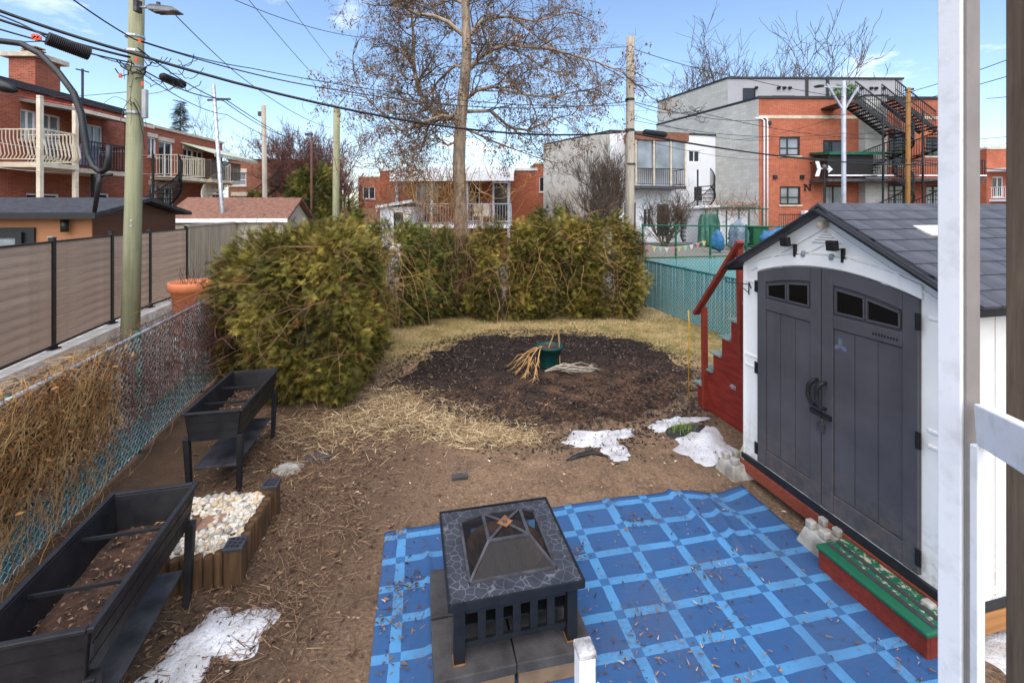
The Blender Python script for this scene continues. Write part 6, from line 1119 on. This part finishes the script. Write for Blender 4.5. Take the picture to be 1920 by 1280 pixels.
vines('limb_vine', 260, lambda r: (tb0.x+r.gauss(-2.1, .75), TD+r.uniform(-.8, .8), r.gauss(4.4, .6)), vine_m, .009, 1.5, 'dense brown vine tangle hanging in the left limbs of the large tree', 42, (0, 0, -.6), 1.3, 9)
# other trees
def at(px, d): return (P(px, 392, d).x, d, 0)
bare_tree(at(405, 46), 12.5, 'bare tree behind the far end of the red brick row', 51); bare_tree(at(462, 42), 10, 'bare crooked tree above the brown brick building', 52, .75); bare_tree(at(545, 33), 8.2, 'bare bushy tree left of the rusty thin pole', 53, .6, 4, .12, (4, 6), mat=vine_red, stems=3); bare_tree(at(605, 32), 8.4, 'dense bare pinkish tree behind the far green pole', 54, .6, 4, .12, (4, 6), mat=vine_red, stems=3); bare_tree(at(655, 38), 6.6, 'bare bushy tree left of the bungalow roof', 55, .5, 4, .12, (4, 4), mat=vine_red, stems=2)
bare_tree(at(985, 44), 6.5, 'bare tree showing above the bungalow roof right of the trunk', 61, .6); bare_tree(at(1345, 46), 21, 'bare tree rising behind the grey penthouse on the left', 56, .55, 4, .2, minr=.02); bare_tree(at(1480, 44), 21, 'bare tree rising behind the middle of the grey penthouse', 57, .55, 4, .2, minr=.02); bare_tree(at(1410, 50), 20, 'smaller bare tree between the two trees behind the penthouse', 62, .55, 4, .18, minr=.02); bare_tree(at(1885, 48), 9.5, 'bare tree behind the orange house at far right', 58, .6)
bare_tree(at(1150, 21), 5.6, 'bare upright shrub in front of the white building', 59, .35, 4, .07, (4, 5), mat=twig_m, minr=.007, stems=5, up=.2); bare_tree(at(1105, 17), 3.6, 'bare low shrub behind the hedge left of the grey pole', 60, .5, 4, .06, (4, 4), mat=twig_m, minr=.006, stems=4); bare_tree(at(1225, 22), 3.6, 'dark bare shrub at the foot of the spiral stair', 63, .6, 4, .06, (4, 4), mat=twig_m, minr=.007, stems=4)
# small conifers
cedar(at(588, 22), .95, .8, 4.3, 4200, 'green cedar standing behind the panel fence by the far poles', 71, cedar_green, .3, None, 'cedar_tree'); cedar(at(645, 23), .8, .7, 2.9, 1500, 'low green cedar right of the far green pole', 72, cedar_green, .3, None); cedar(at(486, 24), .55, .5, 3.4, 1200, 'narrow green cedar beside the old wooden pole', 73, cedar_green, .3, None)
e = empty('spruce_tree', at(338, 50), 0, 'tall narrow spruce rising behind the red brick building', 'spruce'); rr = np.random.default_rng(3); H_ = 14.6; t = TB(); t.tube([(0, 0, 0), (0, 0, H_)], .2, .03, 6); t.build('trunk', bark, e); n = 1500; z = H_*(1-rr.random(n)**.8*.72); a = rr.uniform(0, 6.28, n); q = (.1+.34*(H_-z))*.55*rr.uniform(.15, 1, n)*(1+.35*np.sin(z*7)); pos = np.stack([np.cos(a)*q, np.sin(a)*q, z-q*.25], 1)
v, f, t = scatter(SPR, sf, pos, rot_from(np.stack([np.cos(a), np.sin(a), np.full(n, -.25)], 1)+rr.normal(0, .25, (n, 3)), rr.uniform(-.6, .6, n)), rr.uniform(.35, .75, n), rr.uniform(0, .5, n)); np_mesh('crown', v, f, tint_mat('spruce_foliage', [(0, lin(50, 58, 50)), (1, lin(92, 96, 84))]), e, tint=t)
# ---------------------------------------------------------------- poles
def pole(name, px, top, d, r, mat, label, base=0, lean=0.0, r1=None):
    p = P(px, 392, d); zt = EYE+(HZ-top)/F*d; e = empty(name, (p.x, d, 0), 0, label, 'pole'); m = MB(); m.tube([(-lean, 0, -.3), (0, 0, zt*.4), (lean, 0, zt)], [r, (r+(r1 or r*.8))/2, r1 or r*.8], 14); m.build('shaft', mat, e, True); return e, zt
p1, z1 = pole('utility_pole', 250, -60, 7.75, .138, pole_wood, 'greenish treated wooden utility pole with street lamp at left', 0, .07, .105)
pq = lambda px, py, d=7.6: P(px, py, d)-p1.location
lam = MB(); lam.tube([pq(262, 14), pq(275, 14), pq(282, 12)], .022, 8); la = lam.build('lamp_arm', alu, p1, True); m = MB(); a_ = pq(279, 17); m.prism([a_+Vector((0, -.09, .02)), a_+Vector((.1, -.11, .05)), a_+Vector((.42, -.08, .02)), a_+Vector((.5, -.03, -.04)), a_+Vector((.4, -.1, -.07)), a_+Vector((.05, -.1, -.05))], (0, .2, 0)); lh = m.build('lamp_head', simple('lamp_grey', lin(122, 124, 128), None, 5, .5), la, False, .02); m = MB(); m.box(a_+Vector((.27, 0, -.062)), (.26, .16, .02)); m.build('lens', glass_dark, lh); m = MB(); m.lathe([(.03, .0), (.03, .06), (.0, .07)], a_+Vector((.16, 0, .05)), 8); m.build('photocell', dark_metal, lh)
m = MB(); m.box(pq(258, 12, 7.58), (.06, .12, .2)); m.build('lamp_bracket', dark_metal, p1); m = MB(); m.box(pq(272, 195, 7.6), (.07, .07, .48)); m.build('cable_box', simple('grey_box', lin(176, 178, 180), None, 5, .5), p1, False, .01)
for y in (72, 100, 128, 215): m = MB(); m.lathe([(.14, 0), (.143, .005), (.143, .035), (.14, .04)], (.03, 0, EYE+(HZ-y)/F*7.75), 14); m.build('band_clamp', galv, p1)
for (px, py) in ((246, 412), (246, 422)): m = MB(); m.lathe([(0, 0), (.02, .004), (.02, .01)], sides=10); o = m.build('pole_tag', galv, p1); o.rotation_euler = (rad(90), 0, 0); o.location = P(px, py, 7.6)-p1.location
vines('drop_cables', 9, lambda r: (.06+r.uniform(-.02, .09), -.15, 3.9+r.uniform(.2, 1.1)), black_metal, .008, .9, None, 6, (0, 0, -3), .5, 9, None, p1)
for (px, py) in ((262, 77), (256, 112), (267, 157), (226, 142)): m = MB(); m.box(pq(px, py, 7.5), (.04, .01, .07)); m.build('cable_tag', orange_tag, p1)
p2, z2 = pole('utility_pole', 1181, 70, 14, .15, pole_grey, 'weathered pale grey utility pole at the right end of the hedge', 0, .02, .125)
for y in (190, 247): m = MB(); m.lathe([(.135, 0), (.15, .01), (.15, .07), (.135, .08)], (.0, 0, EYE+(HZ-y)/F*14), 12); m.build('band_clamp', black_metal, p2)
m = MB(); m.lathe([(.1, 0), (.14, .03), (.13, .06)], (.02, -.06, EYE+(HZ-310)/F*14), 10); m.build('step_bolt', dark_metal, p2)
p3, _ = pole('steel_pole', 416, 158, 16, .085, galv, 'slim galvanised steel pole leaning beside the brown-roofed shed', 0, -.3, .06); m = MB(); m.bar((-.5, 0, EYE+(HZ-188)/F*16), (.3, 0, EYE+(HZ-186)/F*16), .06, .06); m.build('cross_arm', dark_metal, p3)
p4, z4 = pole('wooden_pole', 497, 198, 19, .11, pole_grey, 'old wooden pole with pale lower half in front of the brown building', 0, -.06, .09); m = MB(); m.box((-.15, 0, z4-.35), (.25, .12, .18)); m.build('insulator', dark_metal, p4)
p5, z5 = pole('rusty_pole', 584, 248, 21, .055, simple('rust_brown', lin(104, 72, 62), None, 5, .8), 'thin rust-coloured pole in front of the green cedar'); m = MB(); m.box((-.12, 0, z5-.1), (.35, .1, .12)); m.build('bracket', dark_metal, p5)
p6, _ = pole('wooden_pole', 630, 200, 17.5, .14, pole_wood, 'green treated wooden pole left of the bungalow', 0, .03, .12)
p7, z7 = pole('street_lamp', 1582, 152, 17.5, .085, alu, 'light grey steel pole with splayed braces before the brick apartment', 0, 0, .075); m = MB(); m.bar((0, 0, z7-1.15), (-.65, 0, z7-.12), .06, .06); m.bar((0, 0, z7-1.15), (.55, 0, z7-.25), .06, .06); m.bar((-.85, 0, z7-.22), (.1, 0, z7-.25), .05, .05); m.build('brace', alu, p7)
m = MB(); m.lathe([(0, 0), (.16, .02), (.18, .06), (.05, .1)], (-.95, 0, z7-.25), 12); m.build('lamp_head', dark_metal, p7)
p8, z8 = pole('wooden_pole', 1702, 165, 20, .1, pole_brown, 'brown wooden pole in front of the spiral fire-escape stairs', 0, .03)
m = MB(); m.tube([(-.12, 0, z8-.1), (.25, 0, z8-.05)], .05, 6); m.build('cross_arm', dark_metal, p8)
o = MB(); 
bush = cedar((14.1+gx_(1604), 26.9, 8.95), .45, .35, .95, 500, 'green potted bush on the terrace above the fire-escape stairs', 77, tint_mat('bright_bush', [(0, lin(46, 92, 26)), (1, lin(110, 156, 60))]), .2, None, 'potted_bush')
# ---------------------------------------------------------------- overhead cables
def cable(pts, r, sag, label, mat=black_metal, sides=5, name='overhead_cable', n=16):
    m = MB(); path = []
    for i in range(len(pts)-1): s_ = sag[i] if isinstance(sag, (list, tuple)) else sag; c = catenary(pts[i], pts[i+1], s_, n); path += c if i == 0 else c[1:]
    o0 = Vector(path[0]); m.tube([q-o0 for q in path], r, sides); o = m.build(name, mat, None, True); o.location = o0; return tag(o, label, 'cable', 'overhead cables')
D1, D2 = 7.55, 13.9
cable([P(-160, -40, 6.2), P(247, 100, D1), P(1176, 247, D2), P(1800, 308, 19)], .026, (.05, .55, .35), 'thickest black cable crossing from the green pole to the grey pole')
cable([P(-160, -20, 6.2), P(245, 108, D1)], .02, .06, 'second black cable running beside the thick one left of the green pole'); cable([P(-160, 5, 6.1), P(246, 118, D1), P(420, 185, 12), P(640, 300, 30)], .013, (.05, .15, .3), 'black cable passing the green pole then dropping to the far poles')
cable([P(60, -60, 6.4), P(252, 74, D1), P(640, 170, 10.4), P(1176, 190, D2)], .012, (.05, .1, .3), 'thin black cable along the top of the green pole to the grey pole'); cable([P(262, 76, D1), P(470, 128, 10), P(1176, 197, D2)], .01, (.05, .3), 'slack thin cable between the two big poles below the top one')
cable([P(258, 90, D1), P(420, 190, 12), P(560, 262, 22), P(660, 305, 34)], .012, (.1, .2, .2), 'cable running from the green pole past the steel pole into the distance'); cable([P(256, 130, D1), P(425, 215, 13), P(630, 300, 26)], .009, (.15, .3), 'lowest thin cable leaving the green pole towards the far trees')
cable([P(-60, 75, 6.3), P(120, 75, 6.9), P(243, 122, D1)], .008, (.03, .05), 'thin cable passing the ribbed splice case at upper left'); cable([P(330, 30, 7.6), P(440, 135, 11), P(620, 240, 19)], .009, (.02, .2), 'thin cable from the street lamp to the far green pole')
cable([P(395, -20, 9), P(700, 72, 14), P(1176, 88, D2)], .008, (.2, .2), 'thin wire high across the sky behind the large tree'); cable([P(450, -20, 12), P(640, 195, 17.5)], .009, .1, 'thin wire descending steeply to the far green pole'); cable([P(520, -20, 12), P(650, 150, 19)], .008, .05, 'second thin wire descending at upper left of the large tree')
cable([P(1176, 88, D2), P(1410, 150, 16), P(1640, 188, 18), P(1900, 108, 12)], .011, (.1, .1, .1), 'wire from the top of the grey pole across to the right edge'); cable([P(1184, 190, D2), P(1430, 225, 25.6)], .013, .25, 'service cable from the grey pole to the brick apartment corner')
cable([P(1184, 192, D2), P(1300, 208, 17), P(1702, 262, 20), P(1900, 255, 20)], .011, (.2, .3, .1), 'cable from the grey pole across the brick apartment front'); cable([P(1184, 250, D2), P(1702, 300, 20), P(1930, 320, 22)], .02, (.3, .1), 'heavy lower cable crossing the brick apartment front'); cable([P(1184, 215, D2), P(1450, 262, 22), P(1780, 215, 19)], .008, .3, 'thin sagging wire across the upper brick apartment front')
cable([P(1184, 225, D2), P(1582, 250, 17.4), P(1780, 205, 15)], .008, .3, 'thin wire tied to the steel pole with braces'); cable([P(1380, 262, 27), P(1582, 215, 17.4), P(1900, 140, 10)], .009, (.2, .1), 'thin wire rising to the right past the porch post'); cable([P(1184, 258, D2), P(1450, 300, 25)], .008, .2, 'thin wire dropping to the white building'); cable([P(1850, 185, 12), P(1930, 175, 11)], .008, .02, 'short thin wire seen right of the porch post')
cable([P(0, 178, 18), P(245, 172, D1+.1), P(330, 160, 11)], .006, .1, 'faint thin wire crossing behind the hook at left'); cable([P(90, 300, 15), P(235, 275, 19)], .01, .1, 'clothes line strung below the brick balcony'); cable([P(0, 268, 13), P(235, 284, 19), P(450, 315, 30)], .008, .1, 'white line strung along the brick row', white_paint); cable([P(0, 315, 13), P(235, 322, 19), P(450, 335, 30)], .008, .1, 'lower white line strung along the brick row', white_paint)
def coilcase(a, b, r, label, ribs=True):
    a, b = Vector(a), Vector(b); e = empty('splice_case', a, 0, label, 'splice case', 'cable splice cases'); d = (b-a); n = 22 if ribs else 8; pr = []
    pts = []; rs = []
    for i in range(n*2+1): pts.append(d*(i/(2*n))); rs.append(r*(1.0 if i % 2 else .9) if ribs else r*(1 if 0 < i < 2*n else .75))
    m = MB(); m.tube(pts, rs, 16); c = m.build('case', black_plastic, e, not ribs); return e
s_ = coilcase(P(88, 72, 6.75), P(168, 102, 7.15), .105, 'ribbed black splice case hanging from the cables at upper left'); m = MB(); rr_ = random.Random(4)
for k in range(3): m.tube([(-.1*k*.3, 0, .02*k), (-.12, .02*k, .08), (-.4, 0, .22), (-.7, 0, .34)], .012, 5)
m.build('cable_tails', black_metal, s_, True)
for k in range(4): m = MB(); m.box((-.06-.03*k, -.05, -.02+.03*(k % 2)), (.06, .012, .05), Matrix.Rotation(.4*k, 3, 'Y')); m.build('cable_tag', orange_tag, s_)
coilcase(P(303, 143, 8.3), P(345, 160, 8.8), .075, 'smooth black splice case just right of the green pole', False); coilcase(P(1208, 248, 14.2), P(1248, 253, 14.6), .1, 'black splice case hanging just right of the grey pole', False)
def loops(p0, n, r, label, seed, spread):
    rr = random.Random(seed); m = MB(); o0 = Vector(p0)
    for k in range(n):
        c = Vector((rr.uniform(-1, 1)*spread[0], rr.uniform(-.1, .1), rr.uniform(-1, 1)*spread[1])); L = rr.uniform(.2, .6); s1, s2 = rr.uniform(.05, .2), rr.uniform(-.12, .12); m.tube([c+Vector((L*q/9, .04*math.sin(q), -s1*math.sin(math.pi*q/9)+s2*(q/9)+.02*math.sin(q*1.7+k))) for q in range(10)], r*.75, 4, False)
    o = m.build('cable_loops', black_metal, None, True); o.location = o0; tag(o, label, 'cable', 'overhead cables')
loops(P(300, 120, 8), 12, .008, 'tangle of slack cable loops right of the green pole', 1, (.45, .3)); loops(P(222, 120, 7.6), 5, .012, 'drooping cable loop left of the green pole', 2, (.15, .1)); loops(P(1275, 210, 16), 16, .012, 'tangle of slack cable loops right of the grey pole', 3, (.8, .25))
